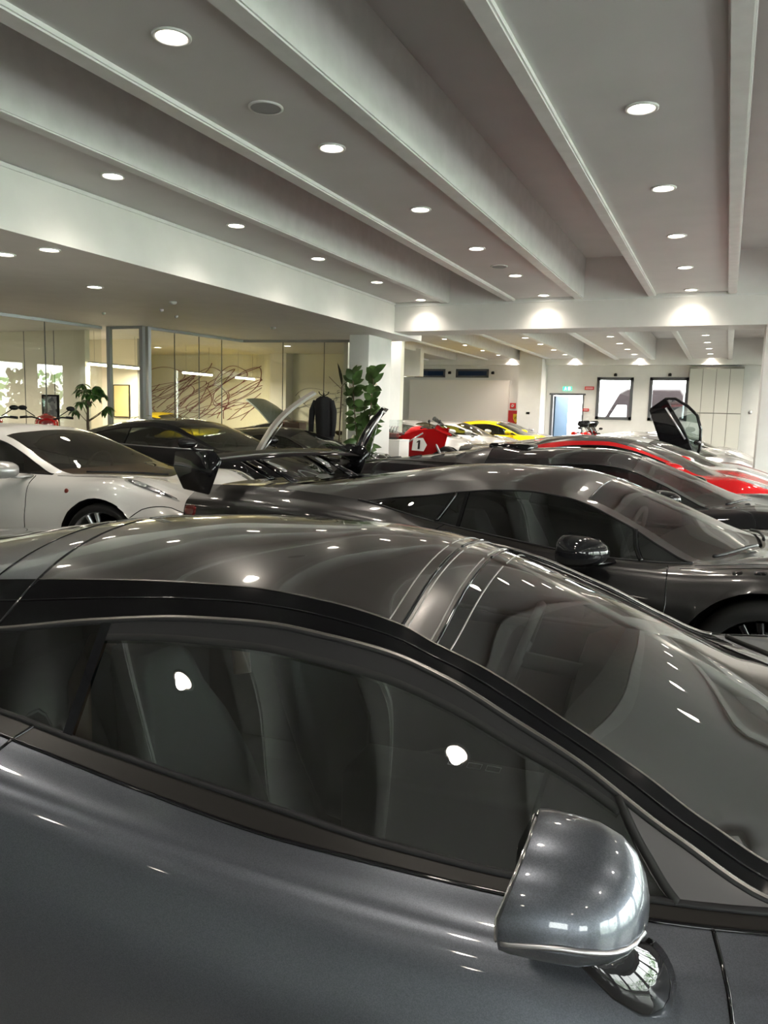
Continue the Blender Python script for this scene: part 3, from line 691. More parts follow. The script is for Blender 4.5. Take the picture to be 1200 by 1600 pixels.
# ------------------------------------------------------------------ feature lines of the body styles
ST_W = [('tail', -2.12, -2.2), ('t1', -1.92, -2.02), ('deck', -1.42, -1.5), ('rq', -1.05, -1.08), ('qr', -.80, -.85), ('roofr', -.42, -.50), ('bp', -.155, -.18), ('m0', .05, .05), ('m1', .25, .25), ('h1', .425, .42), ('h2', .495, .495), ('w1', .66, .73), ('w2', .86, .98), ('cowl', 1.07, 1.30), ('f1', 1.35, 1.55), ('f2', 1.7, 1.85), ('f3', 1.98, 2.1), ('nose', 2.10, 2.24)]
WEDGE = dict(
    stations=ST_W,
    sill=[(-2.15, .70, .22), (-1.6, .86, .14), (0, .87, .13), (1.6, .86, .13), (2.2, .68, .16)],
    low=[(-2.15, .82, .42), (-1.6, .93, .34), (0, .915, .33), (1.0, .925, .33), (1.6, .93, .32), (2.2, .76, .26)],
    max=[(-2.15, .86, .68), (-1.5, .955, .64), (-.6, .945, .64), (0, .925, .63), (.6, .925, .62), (1.1, .94, .60), (1.5, .95, .60), (1.9, .88, .50), (2.2, .78, .42)],
    shoulder=[(-2.15, .83, .80), (-1.5, .91, .845), (-1.1, .92, .85), (-.6, .895, .815), (-.2, .86, .775), (.1, .86, .745), (.6, .865, .715), (1.0, .86, .72), (1.42, .86, .765), (1.8, .78, .66), (2.2, .66, .47)],
    belt=[(-2.15, .74, .87), (-1.5, .80, .90), (-1.0, .80, .885), (-.6, .785, .855), (-.287, .766, .815), (-.2, .768, .802), (.051, .783, .772), (.339, .795, .747), (.501, .794, .742), (.684, .791, .738), (.883, .782, .742), (1.06, .77, .756), (1.42, .70, .79), (1.8, .62, .68), (2.2, .54, .49)],
    gbot=[(-2.15, .68, .88), (-1.5, .74, .91), (-1.0, .745, .90), (-.8, .735, .885), (-.328, .716, .832), (-.137, .728, .811), (.128, .743, .786), (.318, .751, .769), (.489, .758, .755), (.682, .757, .748), (.883, .748, .752), (1.06, .735, .764), (1.42, .64, .79), (1.8, .56, .69), (2.2, .48, .50)],
    rail=[(-2.15, .60, .88), (-1.5, .66, .925), (-1.05, .68, .915), (-.8, .70, .905), (-.6, .652, .937), (-.405, .63, .962), (-.179, .61, 1.001), (.034, .595, 1.026), (.202, .589, 1.032), (.301, .593, 1.026), (.426, .597, 1.012), (.548, .613, .982), (.663, .636, .938), (.768, .657, .896), (.914, .696, .824), (1.07, .725, .768), (1.42, .56, .79), (1.8, .47, .70), (2.2, .40, .51)],
    band=[(-2.15, .50, .89), (-1.5, .52, .945), (-1.05, .51, .972), (-.8, .50, 1.0), (-.549, .485, 1.028), (-.389, .480, 1.043), (-.048, .469, 1.066), (.102, .467, 1.070), (.247, .470, 1.061), (.425, .485, 1.033), (.493, .498, 1.01), (.581, .511, .983), (.78, .555, .901), (.875, .575, .857), (.964, .602, .813), (1.10, .63, .768), (1.42, .46, .80), (1.8, .38, .71), (2.2, .30, .52)],
    centre=[(-2.2, .90), (-1.9, .92), (-1.235, .995), (-.96, 1.038), (-.67, 1.088), (-.43, 1.12), (-.15, 1.138), (.15, 1.14), (.32, 1.126), (.43, 1.103), (.50, 1.083), (.58, 1.055), (.85, .957), (1.0, .895), (1.2, .812), (1.30, .775), (1.6, .73), (2.0, .60), (2.24, .50)],
    glass=dict(quarter=('qr', 'bp'), side=('bp', 'cowl'), rail=('deck', 'cowl'), roof=('roofr', 'h1'), header=('h1', 'h2'), screen=('h2', 'cowl'), rear=('deck', 'rq')),
    belt_trim=True, wheels=[(1.42, .335), (-1.14, .335)], wr=.335, arch=.372, cabin=(-.75, 1.05), dash=.98, seat=.10, mir=.80, door=(-.23, .98), ss=.86)
def scaled(spec, su=1, sv=1, sw=1, **kw):
    d = dict(spec)
    for r in ROWS:
        if r == 'q': continue
        if r == 'centre': d[r] = [(u*su, w*sw) for u, w in spec[r]]
        else: d[r] = [(u*su, v*sv, w*sw) for u, v, w in spec[r]]
    d['stations'] = [(n_, a*su, b_*su) for n_, a, b_ in spec['stations']]
    d['wheels'] = [(u*su, w) for u, w in spec['wheels']]
    for k in ('cabin', 'door'): d[k] = tuple(x*su for x in spec[k])
    for k in ('dash', 'seat', 'mir'): d[k] = spec[k]*su
    d.update(kw); return d
# rounder mid-engined coupe
BERL = dict(
    stations=[('tail', -2.15, -2.24), ('t1', -1.9, -2.0), ('deck', -1.45, -1.5), ('rq', -.95, -.95), ('qr', -.72, -.72), ('roofr', -.42, -.45), ('bp', -.25, -.25), ('m0', 0, 0), ('h2', .33, .40), ('w1', .60, .70), ('w2', .85, 1.02), ('cowl', 1.08, 1.36), ('f1', 1.38, 1.55), ('f2', 1.7, 1.85), ('f3', 2.02, 2.14), ('nose', 2.16, 2.28)],
    sill=[(-2.2, .70, .25), (-1.6, .86, .15), (1.6, .86, .14), (2.28, .62, .18)],
    low=[(-2.2, .84, .45), (-1.5, .94, .36), (0, .90, .34), (1.5, .93, .34), (2.28, .70, .28)],
    max=[(-2.2, .86, .70), (-1.4, .965, .68), (-.6, .93, .62), (0, .915, .60), (.8, .92, .60), (1.4, .945, .60), (1.9, .86, .52), (2.28, .70, .44)],
    shoulder=[(-2.2, .80, .84), (-1.5, .90, .90), (-1.1, .91, .90), (-.6, .875, .83), (0, .86, .77), (.6, .86, .76), (1.0, .86, .78), (1.4, .86, .815), (1.8, .78, .72), (2.28, .58, .50)],
    belt=[(-2.2, .70, .92), (-1.5, .76, .955), (-.9, .78, .93), (-.5, .78, .885), (0, .785, .835), (.5, .785, .82), (1.08, .76, .825), (1.4, .70, .845), (1.8, .62, .75), (2.28, .45, .53)],
    gbot=[(-2.2, .66, .93), (-1.5, .71, .965), (-.9, .735, .945), (-.5, .74, .90), (0, .75, .848), (.5, .75, .832), (1.08, .73, .836), (1.4, .63, .845), (1.8, .55, .76), (2.28, .38, .54)],
    rail=[(-2.2, .58, .94), (-1.5, .62, .985), (-1.0, .66, 1.0), (-.72, .68, .975), (-.5, .635, 1.05), (-.2, .59, 1.10), (.1, .575, 1.11), (.4, .60, 1.07), (.7, .65, .98), (.9, .69, .905), (1.08, .72, .84), (1.4, .55, .845), (1.8, .47, .76), (2.28, .30, .55)],
    band=[(-2.2, .50, .95), (-1.5, .52, 1.0), (-1.0, .52, 1.06), (-.6, .51, 1.11), (-.2, .50, 1.15), (.1, .50, 1.155), (.4, .53, 1.105), (.7, .58, 1.01), (.9, .62, .935), (1.15, .66, .845), (1.4, .46, .84), (1.8, .38, .75), (2.28, .22, .55)],
    centre=[(-2.24, .95), (-1.9, .985), (-1.5, 1.02), (-1.0, 1.11), (-.6, 1.175), (-.2, 1.21), (.1, 1.205), (.4, 1.165), (.7, 1.075), (1.02, .95), (1.36, .81), (1.6, .775), (2.0, .66), (2.28, .53)],
    glass=dict(quarter=('qr', 'bp'), side=('bp', 'cowl'), rail=('roofr', 'cowl'), roof=('rq', 'h2'), screen=('h2', 'cowl'), rear=('deck', 'rq')),
    belt_trim=False, wheels=[(1.37, .345), (-1.23, .35)], wr=.345, arch=.385, cabin=(-.6, 1.05), dash=1.0, seat=.05, mir=.86, door=(-.42, .98), ss=.9)
# rear-engined coupe with a round roof
R911 = dict(
    stations=[('tail', -2.18, -2.24), ('t1', -1.95, -2.02), ('deck', -1.6, -1.62), ('rg0', -1.35, -1.42), ('rq', -.78, -.80), ('qr', -1.02, -.82), ('x', -.7, -.6), ('bp', -.30, -.30), ('m0', 0, 0), ('h2', .38, .45), ('w1', .62, .72), ('w2', .86, .98), ('cowl', 1.08, 1.24), ('f1', 1.4, 1.5), ('f2', 1.75, 1.85), ('f3', 2.02, 2.14), ('nose', 2.14, 2.26)],
    sill=[(-2.2, .70, .28), (-1.6, .84, .17), (1.6, .83, .16), (2.26, .62, .2)],
    low=[(-2.2, .84, .46), (-1.5, .92, .38), (0, .85, .36), (1.5, .89, .36), (2.26, .72, .30)],
    max=[(-2.2, .84, .66), (-1.4, .925, .70), (-.6, .87, .66), (0, .86, .62), (.8, .87, .62), (1.45, .90, .62), (1.9, .84, .56), (2.26, .70, .46)],
    shoulder=[(-2.2, .72, .78), (-1.6, .84, .87), (-1.2, .85, .91), (-.6, .83, .89), (0, .82, .865), (.6, .82, .86), (1.0, .82, .865), (1.45, .80, .86), (1.85, .72, .78), (2.26, .55, .54)],
    belt=[(-2.2, .62, .82), (-1.6, .72, .91), (-1.02, .745, .955), (-.5, .76, .945), (0, .765, .93), (.5, .765, .92), (1.08, .74, .915), (1.45, .66, .895), (1.85, .58, .80), (2.26, .42, .56)],
    gbot=[(-2.2, .58, .83), (-1.6, .68, .93), (-1.02, .715, .985), (-.5, .735, .96), (0, .74, .945), (.5, .74, .935), (1.08, .715, .93), (1.45, .58, .87), (1.85, .50, .79), (2.26, .35, .57)],
    rail=[(-2.2, .50, .84), (-1.6, .60, .955), (-1.02, .695, 1.02), (-.8, .655, 1.09), (-.4, .60, 1.16), (0, .575, 1.18), (.35, .585, 1.15), (.6, .62, 1.08), (.85, .665, 1.0), (1.08, .705, .935), (1.45, .50, .85), (1.85, .42, .77), (2.26, .28, .57)],
    band=[(-2.2, .42, .85), (-1.6, .50, .98), (-1.1, .52, 1.10), (-.8, .52, 1.16), (-.4, .51, 1.22), (0, .50, 1.24), (.35, .52, 1.205), (.6, .56, 1.12), (.85, .60, 1.03), (1.12, .64, .935), (1.45, .42, .845), (1.85, .34, .765), (2.26, .20, .57)],
    centre=[(-2.24, .85), (-2.0, .90), (-1.62, .985), (-1.42, 1.05), (-.8, 1.235), (-.4, 1.285), (0, 1.30), (.2, 1.295), (.45, 1.25), (.72, 1.16), (1.0, 1.03), (1.24, .905), (1.5, .86), (1.9, .76), (2.26, .58)],
    glass=dict(quarter=('x', 'bp'), side=('bp', 'cowl'), rail=('x', 'cowl'), roof=('x', 'h2'), screen=('h2', 'cowl'), rear=('rg0', 'rq')),
    belt_trim=False, wheels=[(1.40, .335), (-1.05, .34)], wr=.34, arch=.37, cabin=(-.8, 1.05), dash=1.0, seat=.0, mir=.86, door=(-.40, 1.02), ss=.98)
R911['stations'] = [('tail', -2.18, -2.24), ('t1', -1.95, -2.02), ('deck', -1.6, -1.62), ('rg0', -1.35, -1.42), ('x', -1.02, -.95), ('rq', -.72, -.70), ('bp', -.30, -.30), ('m0', 0, 0), ('h2', .38, .45), ('w1', .62, .72), ('w2', .86, .98), ('cowl', 1.08, 1.24), ('f1', 1.4, 1.5), ('f2', 1.75, 1.85), ('f3', 2.02, 2.14), ('nose', 2.14, 2.26)]

def warp(spec, f, **kw):
    d = dict(spec)
    for r in ('belt', 'gbot', 'rail', 'band'): d[r] = [(f(u), v, w) for u, v, w in spec[r]]
    for r in ('sill', 'low', 'max', 'shoulder'): d[r] = [(f(u) if u > 1.3 else u, v, w) for u, v, w in spec[r]]
    d['centre'] = [(f(u), w) for u, w in spec['centre']]
    d['stations'] = [(n_, f(a), f(b_)) for n_, a, b_ in spec['stations']]
    for k in ('cabin', 'door'): d[k] = tuple(f(x) for x in spec[k])
    for k in ('dash', 'seat', 'mir'): d[k] = f(spec[k])
    d.update(kw); return d
M_headl = mat('headlamp_lens', (.42, .45, .48), .15, .6, 1.0)
def flake(m, amt=.15, scale=900):
    nt = m.node_tree; b = nt.nodes['Principled BSDF']; tc = nt.nodes.new('ShaderNodeTexCoord'); v = nt.nodes.new('ShaderNodeTexVoronoi'); v.inputs['Scale'].default_value = scale
    nt.links.new(tc.outputs['Object'], v.inputs['Vector']); h = nt.nodes.new('ShaderNodeHueSaturation'); h.inputs['Color'].default_value = b.inputs['Base Color'].default_value
    mr = nt.nodes.new('ShaderNodeMapRange'); mr.inputs['To Min'].default_value = 1-amt; mr.inputs['To Max'].default_value = 1+amt*1.5
    sx = nt.nodes.new('ShaderNodeSeparateColor'); nt.links.new(v.outputs['Color'], sx.inputs[0]); nt.links.new(sx.outputs[0], mr.inputs['Value']); nt.links.new(mr.outputs[0], h.inputs['Value']); nt.links.new(h.outputs[0], b.inputs['Base Color']); return m
P_grey = flake(paint('blue_grey', (0.078, 0.086, 0.103), .8, .33))
P_grey2 = flake(paint('titan_grey', (0.022, 0.0215, 0.022), .7, .30))
P_black = paint('black', (0.008, 0.008, 0.009), 0, .3)
P_blackm = mat('satin_black', (0.004, 0.004, 0.0045), .5, 0, .18, 0.0, coatr=.12)
P_silver = flake(paint('silver', (0.36, 0.36, 0.35), .55, .35), .06)
P_silver2 = flake(paint('mid_silver', (0.27, 0.27, 0.275), .6, .33), .06)
P_white = paint('white', (0.62, 0.62, 0.61), 0, .35)
P_redp = paint('red', (0.50, 0.012, 0.014), .1, .3)
P_yel = paint('yellow', (0.72, 0.52, 0.01), .05, .3)
P_roof_tone = paint('roof_ceiling_tone', (0.030, 0.027, 0.026), .5, .25)  # warm dark tone puts the ceiling's brownish reflection into the roof colour

# ------------------------------------------------------------------ nearest car
root1, net1, parts1 = car(WEDGE, 'sports_car', (-1.0, 1.76, 0), math.radians(5), 'dark blue-grey sports coupe filling the foreground with its roof and side window', P_grey, res=3.0,
    rail=P_blackm, roofm=P_roof_tone, seats=M_inter, mirrorm=P_grey)
for o in list(root1.children):
    if o.name.startswith(('door_mirror', 'mirror_arm')): bpy.data.objects.remove(o)
def near_mirror(side):
    prof = [(-.088, .90), (-.084, .98), (-.07, 1.0), (-.03, .99), (.01, .95), (.045, .83), (.068, .65), (.082, .43), (.089, .20), (.091, .05)]
    def P(dx, k, a):
        c_, s_ = math.cos(a), math.sin(a)
        y_ = .090*math.copysign(abs(c_)**.85, c_); z_ = (.072 if s_ > 0 else .074)*math.copysign(abs(s_)**(1.0 if s_ > 0 else .8), s_)
        if s_ < 0: z_ *= .80
        z_ -= .020*(-y_/.09)*(1 if s_ > 0 else .3)      # lower towards the outboard end
        x = .797+dx*(.92+.0*s_)+.34*max(0, z_)*(1-(dx+.088)/.18)
        return (x, side*(.955-y_*k), .868+z_*k)
    bm = bmesh.new(); loft(bm, [[P(dx, k, 2*PI*i/48) for i in range(48)] for dx, k in prof]); bmesh.ops.recalc_face_normals(bm, faces=bm.faces[:]); o = obj('door_mirror', bm, P_grey, root1, auto=50)
    for f_ in o.data.polygons: pass
    kf = pchip(prof); bm = bmesh.new()
    tube(bm, [Vector(P(-.08+.165*i/16, kf(-.08+.165*i/16)[0]*1.006, PI+.22-.16*math.sin(PI*i/16))) for i in range(17)], .0032, 6); obj('mirror_seam', bm, M_alu, o)
    bm = bmesh.new(); rings = [[Vector(P(-.09+e, k, 2*PI*i/48)) for i in range(48)] for e, k in ((0, .90), (.006, .86), (.008, .4), (.008, .02))]
    loft(bm, rings); obj('mirror_glass', bm, M_chrome, o)
    bm = bmesh.new(); tube(bm, [(.800, side*.955, .835), (.825, side*.965, .812), (.850, side*.962, .793), (.872, side*.950, .776), (.888, side*.925, .760), (.895, side*.89, .748)], [.020, .026, .029, .030, .030, .028], 20, flat=(1.35, .8)); bmesh.ops.recalc_face_normals(bm, faces=bm.faces[:]); obj('mirror_arm', bm, P_black, root1)
near_mirror(-1)
I = net1.idx
# corner panels, window frame and pillars on both sides
for sd in (-1, 1):
    sC, sW = I('cowl'), I('w2')
    s0 = net1.s_at(.82, 6); 
    bm = bmesh.new(); P = []
    for k in range(9):
        f = k/8; row = []
        for j in range(7):
            t_ = 5+j/6; sl = net1.s_at(.915-.085*(j/6), 5)
            s_ = sl+(sC-sl)*f; row.append(net1.pt(s_, t_, sd)+net1.nrm(s_, t_, sd)*.003)
        P.append(row)
    grid_mesh(bm, P); bmesh.ops.recalc_face_normals(bm, faces=bm.faces[:]); obj('corner_panel', bm, mat('sail_grey', (.055, .052, .054), .35), root1)
    line_on(net1, root1, 'corner_seal', [(net1.s_at(.925, 5), 5), (net1.s_at(.885, 5), 5.5), (net1.s_at(.835, 5), 6)], .008, M_rubber, sd)
    line_on(net1, root1, 'roof_trim', [(I('qr')+(sC-I('qr'))*i/24, 6.02) for i in range(25)], .006, mat('dark_chrome', (.20, .19, .18), .25, .9), sd, .002)
    line_on(net1, root1, 'window_gasket', [(I('bp')+(net1.s_at(.84)-I('bp'))*i/20, 5.86) for i in range(21)], .011, M_rubber, sd, -.006)
    bm = bmesh.new(); e0, e1 = I('bp'), net1.s_at(.84)  # black strip over the glass stands in for the dark open gap
    grid_mesh(bm, [[net1.pt(e0+(e1-e0)*i/40, 5.86+.035*j, sd)+net1.nrm(e0+(e1-e0)*i/40, 5.86+.035*j, sd)*.0025 for j in range(5)] for i in range(41)]); bmesh.ops.recalc_face_normals(bm, faces=bm.faces[:]); obj('window_gap_shade', bm, M_matt, root1)
    line_on(net1, root1, 'roof_crease', [(I('rq')+(sC-I('rq'))*i/24, 6.55) for i in range(25)], .0016, P_black, sd, .001)
    line_on(net1, root1, 'screen_seal', [(I('roofr')+(sC-I('roofr'))*i/24, 7.0) for i in range(25)], .0022, mat('dark_chrome', (.20, .19, .18), .25, .9), sd, .0)
    line_on(net1, root1, 'belt_gap', [(I('roofr')+(sC+.6-I('roofr'))*i/24, 4.0) for i in range(25)], .004, M_black, sd, .0)
for nm, s_ in (('header_seam', I('h1')), ('header_seam', I('h2'))):
    for off, mm, rr_ in ((-.012, mat('seam_grey', (.25, .24, .23), .35, .6), .0018), (0, M_black, .004), (.012, mat('seam_grey', (.25, .24, .23)), .0018)):
        pts = [(s_+off/.07*.9, 7+.08*j) for j in range(25)]
        for sd in (-1, 1): line_on(net1, root1, nm, pts, rr_, mm, sd, .0)
for s_ in (I('roofr'), I('roofr')-.33):
    for sd in (-1, 1): line_on(net1, root1, 'roof_seam', [(s_, 6.05+.12*j) for j in range(25)], .0028, M_black, sd, .0)
# windscreen wiper, interior console
bm = bmesh.new()
pts = [net1.pt(I('cowl')-.03, 8.6-.14*j, 1)+net1.nrm(I('cowl')-.03, 8.6-.14*j, 1)*.018 for j in range(14)]
tube(bm, pts, .008, 6); obj('wiper', bm, M_matt, root1)
t_ = box('centre_console', .15, .78, -.10, .10, .3, .52, M_inter, root1, bev=.02)
bm = bmesh.new()
for k in range(3): tube(bm, [(.42+.05*k-.018, .07-.04, .525), (.42+.05*k+.018, .07-.04, .525), (.42+.05*k+.018, .07-.01, .525), (.42+.05*k-.018, .07-.01, .525)], .0015, 5, closed=True)
obj('console_switch', bm, M_alu, t_)
for sd in (-1, 1):
    bm = bmesh.new(); tube(bm, [(-.30, sd*.20, .62), (-.36, sd*.27, .80), (-.38, sd*.36, .87), (-.36, sd*.45, .80), (-.30, sd*.52, .62)], .028, 8, flat=(1, .6)); obj('seat_stitching', bm, M_leather, root1)
patch(net1, root1, 'side_intake', net1.s_at(-.72, 2), 1.7, .55, .75, M_black, -1, 3, .004, rot=.0)
for sd in (-1, 1):
    patch(net1, root1, 'headlamp', I('f2')+.3, 3.6, .55, .55, M_headl, sd, 3, .004)
    patch(net1, root1, 'tail_light', .5, 2.6, .4, .35, M_redl, sd, 3, .004)
# ------------------------------------------------------------------ helpers for raised panels and wings
def panel(root, name, hinge, L, W, ang, m, curve=.06, th=.03, taper=.8, frame=None, yaw=0.0):
    """a curved lid hinged at 'hinge' (car frame) across the car, length L forward, raised by ang"""
    H_ = Vector(hinge); P = []
    for i in range(13):
        f = i/12; row_t = []; row = []
        for j in range(13):
            v = (j/12*2-1)*W/2*(1-(1-taper)*f**2); x = L*f; z = curve*math.sin(PI*f)*.9-.05*(2*v/W)**2
            row.append(Vector((x, v, z)))
        P.append(row)
    Mr = Matrix.Translation(H_) @ Matrix.Rotation(yaw, 4, 'Z') @ Matrix.Rotation(-ang, 4, 'Y')
    bm = bmesh.new(); top = [[Mr @ p for p in r] for r in P]; bot = [[Mr @ (p-Vector((0, 0, th))) for p in r] for r in P]
    grid_mesh(bm, top); grid_mesh(bm, [r[::-1] for r in bot])
    edge = lambda A: [A[0][j] for j in range(13)]+[A[i][12] for i in range(1, 13)]+[A[12][j] for j in range(11, -1, -1)]+[A[i][0] for i in range(11, 0, -1)]
    a, b_ = edge(top), edge(bot); grid_mesh(bm, [a+[a[0]], b_+[b_[0]]])
    bmesh.ops.remove_doubles(bm, verts=bm.verts[:], dist=1e-4); bmesh.ops.recalc_face_normals(bm, faces=bm.faces[:])
    o = obj(name, bm, m, root, auto=50)
    if frame:
        bm = bmesh.new()
        for k in (.15, .5, .85): tube(bm, [Mr @ (P[1][int(12*k)]-Vector((0, 0, th+.01))), Mr @ (P[11][int(12*(.3+.4*k))]-Vector((0, 0, th+.01)))], .018, 6)
        tube(bm, [Mr @ (P[6][j]-Vector((0, 0, th+.012))) for j in range(1, 12)], .016, 6); tube(bm, [Mr @ (P[11][j]-Vector((0, 0, th+.01))) for j in range(1, 12)], .016, 6)
        obj('lid_frame', bm, frame, o)
    return o
def gas_strut(root, a, b_, m=None):
    bm = bmesh.new(); a, b_ = Vector(a), Vector(b_); tube(bm, [a, a+(b_-a)*.5], .011, 8); tube(bm, [a+(b_-a)*.5, b_], .006, 8); obj('gas_strut', bm, m or M_alu, root)
def wing(root, x, z, W, chord, m, mounts, plate=True, drop=.2, mm=None):
    af = [(-.5, .0), (-.48, .03), (-.3, .06), (0, .07), (.3, .045), (.5, .0), (.3, -.005), (0, .005), (-.3, 0)]
    bm = bmesh.new(); loft(bm, [[(x-a*chord, v, z+b_*chord*1.2+.03*math.cos(PI*v/W)+ (a<0)*-.02) for a, b_ in af] for v in [W*(i/16-.5) for i in range(17)]]); bmesh.ops.recalc_face_normals(bm, faces=bm.faces[:]); w = obj('rear_wing', bm, m, root, auto=50)
    if plate:
        for s in (-1, 1):
            bm = bmesh.new(); prism(bm, [(x-chord*.62, z+.05), (x+chord*.45, z+.07), (x+chord*.62, z+.01), (x+chord*.30, z-drop), (x-chord*.4, z-drop*.9), (x-chord*.66, z-.06)], .016, Matrix.Translation((0, s*W/2, 0)) @ Matrix.Rotation(PI/2, 4, 'X'))
            bmesh.ops.bevel(bm, geom=bm.edges[:], offset=.006, segments=2, affect='EDGES'); obj('end_plate', bm, m, w)
    for (v, x1, z1) in mounts:
        bm = bmesh.new(); tube(bm, [(x+.05, v, z), (x+(x1-x)*.45, v*.98, z+(z1-z)*.35), (x1, v*.95, z1)], [.022, .024, .03], 8, flat=(1.6, .5)); tube(bm, [(x-.12, v, z), (x+(x1-x)*.2, v*.98, z+(z1-z)*.55), (x1-.25, v*.95, z1+.02)], [.02, .02, .025], 8, flat=(1.6, .5)); obj('wing_mount', bm, mm or m, w)

def stripes(net, root, m, a, b_, t0, w_, name='stripe', sides=(-1, 1)):
    for sd in sides:
        bm = bmesh.new(); P = [[net.pt(a+(b_-a)*i/30, t0+w_*j/5, sd)+net.nrm(a+(b_-a)*i/30, t0+w_*j/5, sd)*.004 for j in range(6)] for i in range(31)]
        grid_mesh(bm, P); bmesh.ops.recalc_face_normals(bm, faces=bm.faces[:]); obj(name, bm, m, root)
# ------------------------------------------------------------------ second car: dark grey coupe with a big wing
W2S = scaled(WEDGE, 1.02, 1.0, 1.0, mir=.62, msc=1.25, mdz=-.035)
W2S['gbot'] = [(u, v, w+(0 if u > -.6 else .03)) for u, v, w in W2S['gbot']]
root, net, _ = car(W2S, 'sports_car', (-1.08, 4.745, 0), math.radians(-8), 'dark grey coupe with large rear wing and black door mirrors, behind the nearest roof', P_grey2, res=1.3, mirrorm=P_black, rail=P_grey2, glassm=G_dark, seats=M_inter, rim=M_black)
I = net.idx
wing(root, -2.0, 1.09, 1.75, .34, M_black, [(-.38, -1.55, .93), (.38, -1.55, .93)], drop=.22)
for sd in (-1, 1):
    line_on(net, root, 'window_divider', [(net.s_at(.86, 5), 5.0), (net.s_at(.82, 5), 5.5), (net.s_at(.80, 5), 6.0)], .014, M_black, sd)
    line_on(net, root, 'window_divider', [(net.s_at(-.30, 5), 5.0), (net.s_at(-.22, 5), 6.0)], .012, M_black, sd)
    patch(net, root, 'tail_light', .35, 2.55, .35, .3, mat('tail_red', (.12, .01, .01), .15, 0, 1), sd, 3, .004)
    for k in range(3): patch(net, root, 'fender_vent', net.s_at(1.30+.09*k, 3), 3.25, .10, .20, M_black, sd, 4, .003, rings=2, n=16, rot=.1)
    line_on(net, root, 'hood_line', [(I('cowl')+.05+.25*i, 4.4+.09*i) for i in range(13)], .003, M_black, sd)
    line_on(net, root, 'fender_line', [(I('cowl')-.2+.25*i, 3.7-.0*i) for i in range(10)], .003, M_black, sd)
    patch(net, root, 'headlamp', I('f2')+.25, 3.7, .6, .5, M_headl, sd, 3, .004)
    patch(net, root, 'side_intake', net.s_at(-.80, 2), 2.2, .7, .6, M_black, sd, 3, .004, rot=.2)
for sd in (-1, 1): line_on(net, root, 'header_seam', [(I('h2'), 7+.1*j) for j in range(20)], .003, M_black, sd)
bm = bmesh.new(); tube(bm, [net.pt(I('cowl')-.05, 8.7-.12*j, 1)+net.nrm(I('cowl')-.05, 8.7-.12*j, 1)*.02 for j in range(12)], .009, 6); obj('wiper', bm, M_matt, root); bm = bmesh.new(); tube(bm, [net.pt(I('cowl')-.02, 8.4-.1*j, -1)+net.nrm(I('cowl')-.02, 8.4-.1*j, -1)*.02 for j in range(14)], .009, 6); obj('wiper', bm, M_matt, root)
# ------------------------------------------------------------------ third: black coupe with louvred deck
W3S = scaled(WEDGE, 1.05, 1.0, 1.035)
for r_ in ('band', 'rail', 'gbot'): W3S[r_] = [(u, v, w+(.05 if -1.7 < u < -.7 else 0)) for u, v, w in W3S[r_]]
W3S['centre'] = [(u, w+(.05 if -1.7 < u < -.6 else 0)) for u, w in W3S['centre']]
root, net, _ = car(W3S, 'sports_car', (-1.15, 6.98, 0), math.radians(-4), 'black low coupe with a row of vents along its sloping rear deck', P_black, res=.9, glassm=G_dark, rim=M_black)
I = net.idx
stripes(net, root, P_grey2, net.s_at(-2.05, 7), net.s_at(-.72, 7), 6.3, 1.7, 'deck_panel', (-1,))
for k in range(5):
    o = patch(net, root, 'deck_vent', net.s_at(-1.85+.22*k, 7), 7.0, .20, .42, M_matt, -1, 2.5, .007, rings=3, n=18, rot=.5)
    bm = bmesh.new(); s_ = net.s_at(-1.85+.22*k, 7); tube(bm, [net.pt(s_-.12+.05*i, 6.95+.12*i, -1)+net.nrm(s_, 7.1, -1)*.008 for i in range(5)], .006, 6); obj('vent_lip', bm, M_black, o)
box('roof_scoop', -.85, -.45, -.14, .14, 1.10, 1.19, M_black, root, bev=.03)
for sd in (-1, 1):
    line_on(net, root, 'header_seam', [(I('h2'), 7+.1*j) for j in range(20)], .003, M_black, sd)
    patch(net, root, 'headlamp', I('f2')+.2, 3.8, .6, .5, M_headl, sd, 3, .004)
bm = bmesh.new(); tube(bm, [net.pt(I('cowl')+.02, 8.8-.12*j, -1)+net.nrm(I('cowl')+.02, 8.8-.12*j, -1)*.02 for j in range(14)], .009, 6); obj('wiper', bm, M_matt, root)
# ------------------------------------------------------------------ red, white striped, grey, silver with door, silver nose
RED = scaled(BERL, 1, 1, 1.03)
drop = lambda u: .14*max(0, min(1, (-u-.55)/.6))
for r_ in ('band', 'rail', 'gbot', 'belt', 'shoulder'): RED[r_] = [(u, v, w-drop(u)) for u, v, w in RED[r_]]
RED['centre'] = [(u, w-drop(u)) for u, w in RED['centre']]
root, net, _ = car(RED, 'sports_car', (-1.35, 9.45, 0), 0, 'bright red coupe behind the black coupe, with a red roof arch and long windscreen', P_redp, res=.8, roofm=P_black, rim=M_rim)
I = net.idx; stripes(net, root, P_white, I('cowl')+.1, I('nose')-.3, 8.2, .78, 'hood_stripe')
for sd in (-1, 1): patch(net, root, 'headlamp', I('f2')+.1, 4.0, .9, .6, M_headl, sd, 3, .004)
root, net, _ = car(scaled(BERL, 1.02, 1, 1.0), 'sports_car', (-1.35, 11.9, 0), 0, 'white coupe with dark red stripes along its hood, behind the red coupe', P_white, res=.7)
I = net.idx; stripes(net, root, P_redp, I('cowl')+.1, I('nose')-.2, 6.3, .7, 'hood_stripe'); stripes(net, root, M_redl, I('cowl')+.3, I('nose')-.5, 8.4, .35, 'hood_stripe')
for sd in (-1, 1): patch(net, root, 'headlamp', I('f2')+.1, 4.0, .9, .6, M_headl, sd, 3, .004)
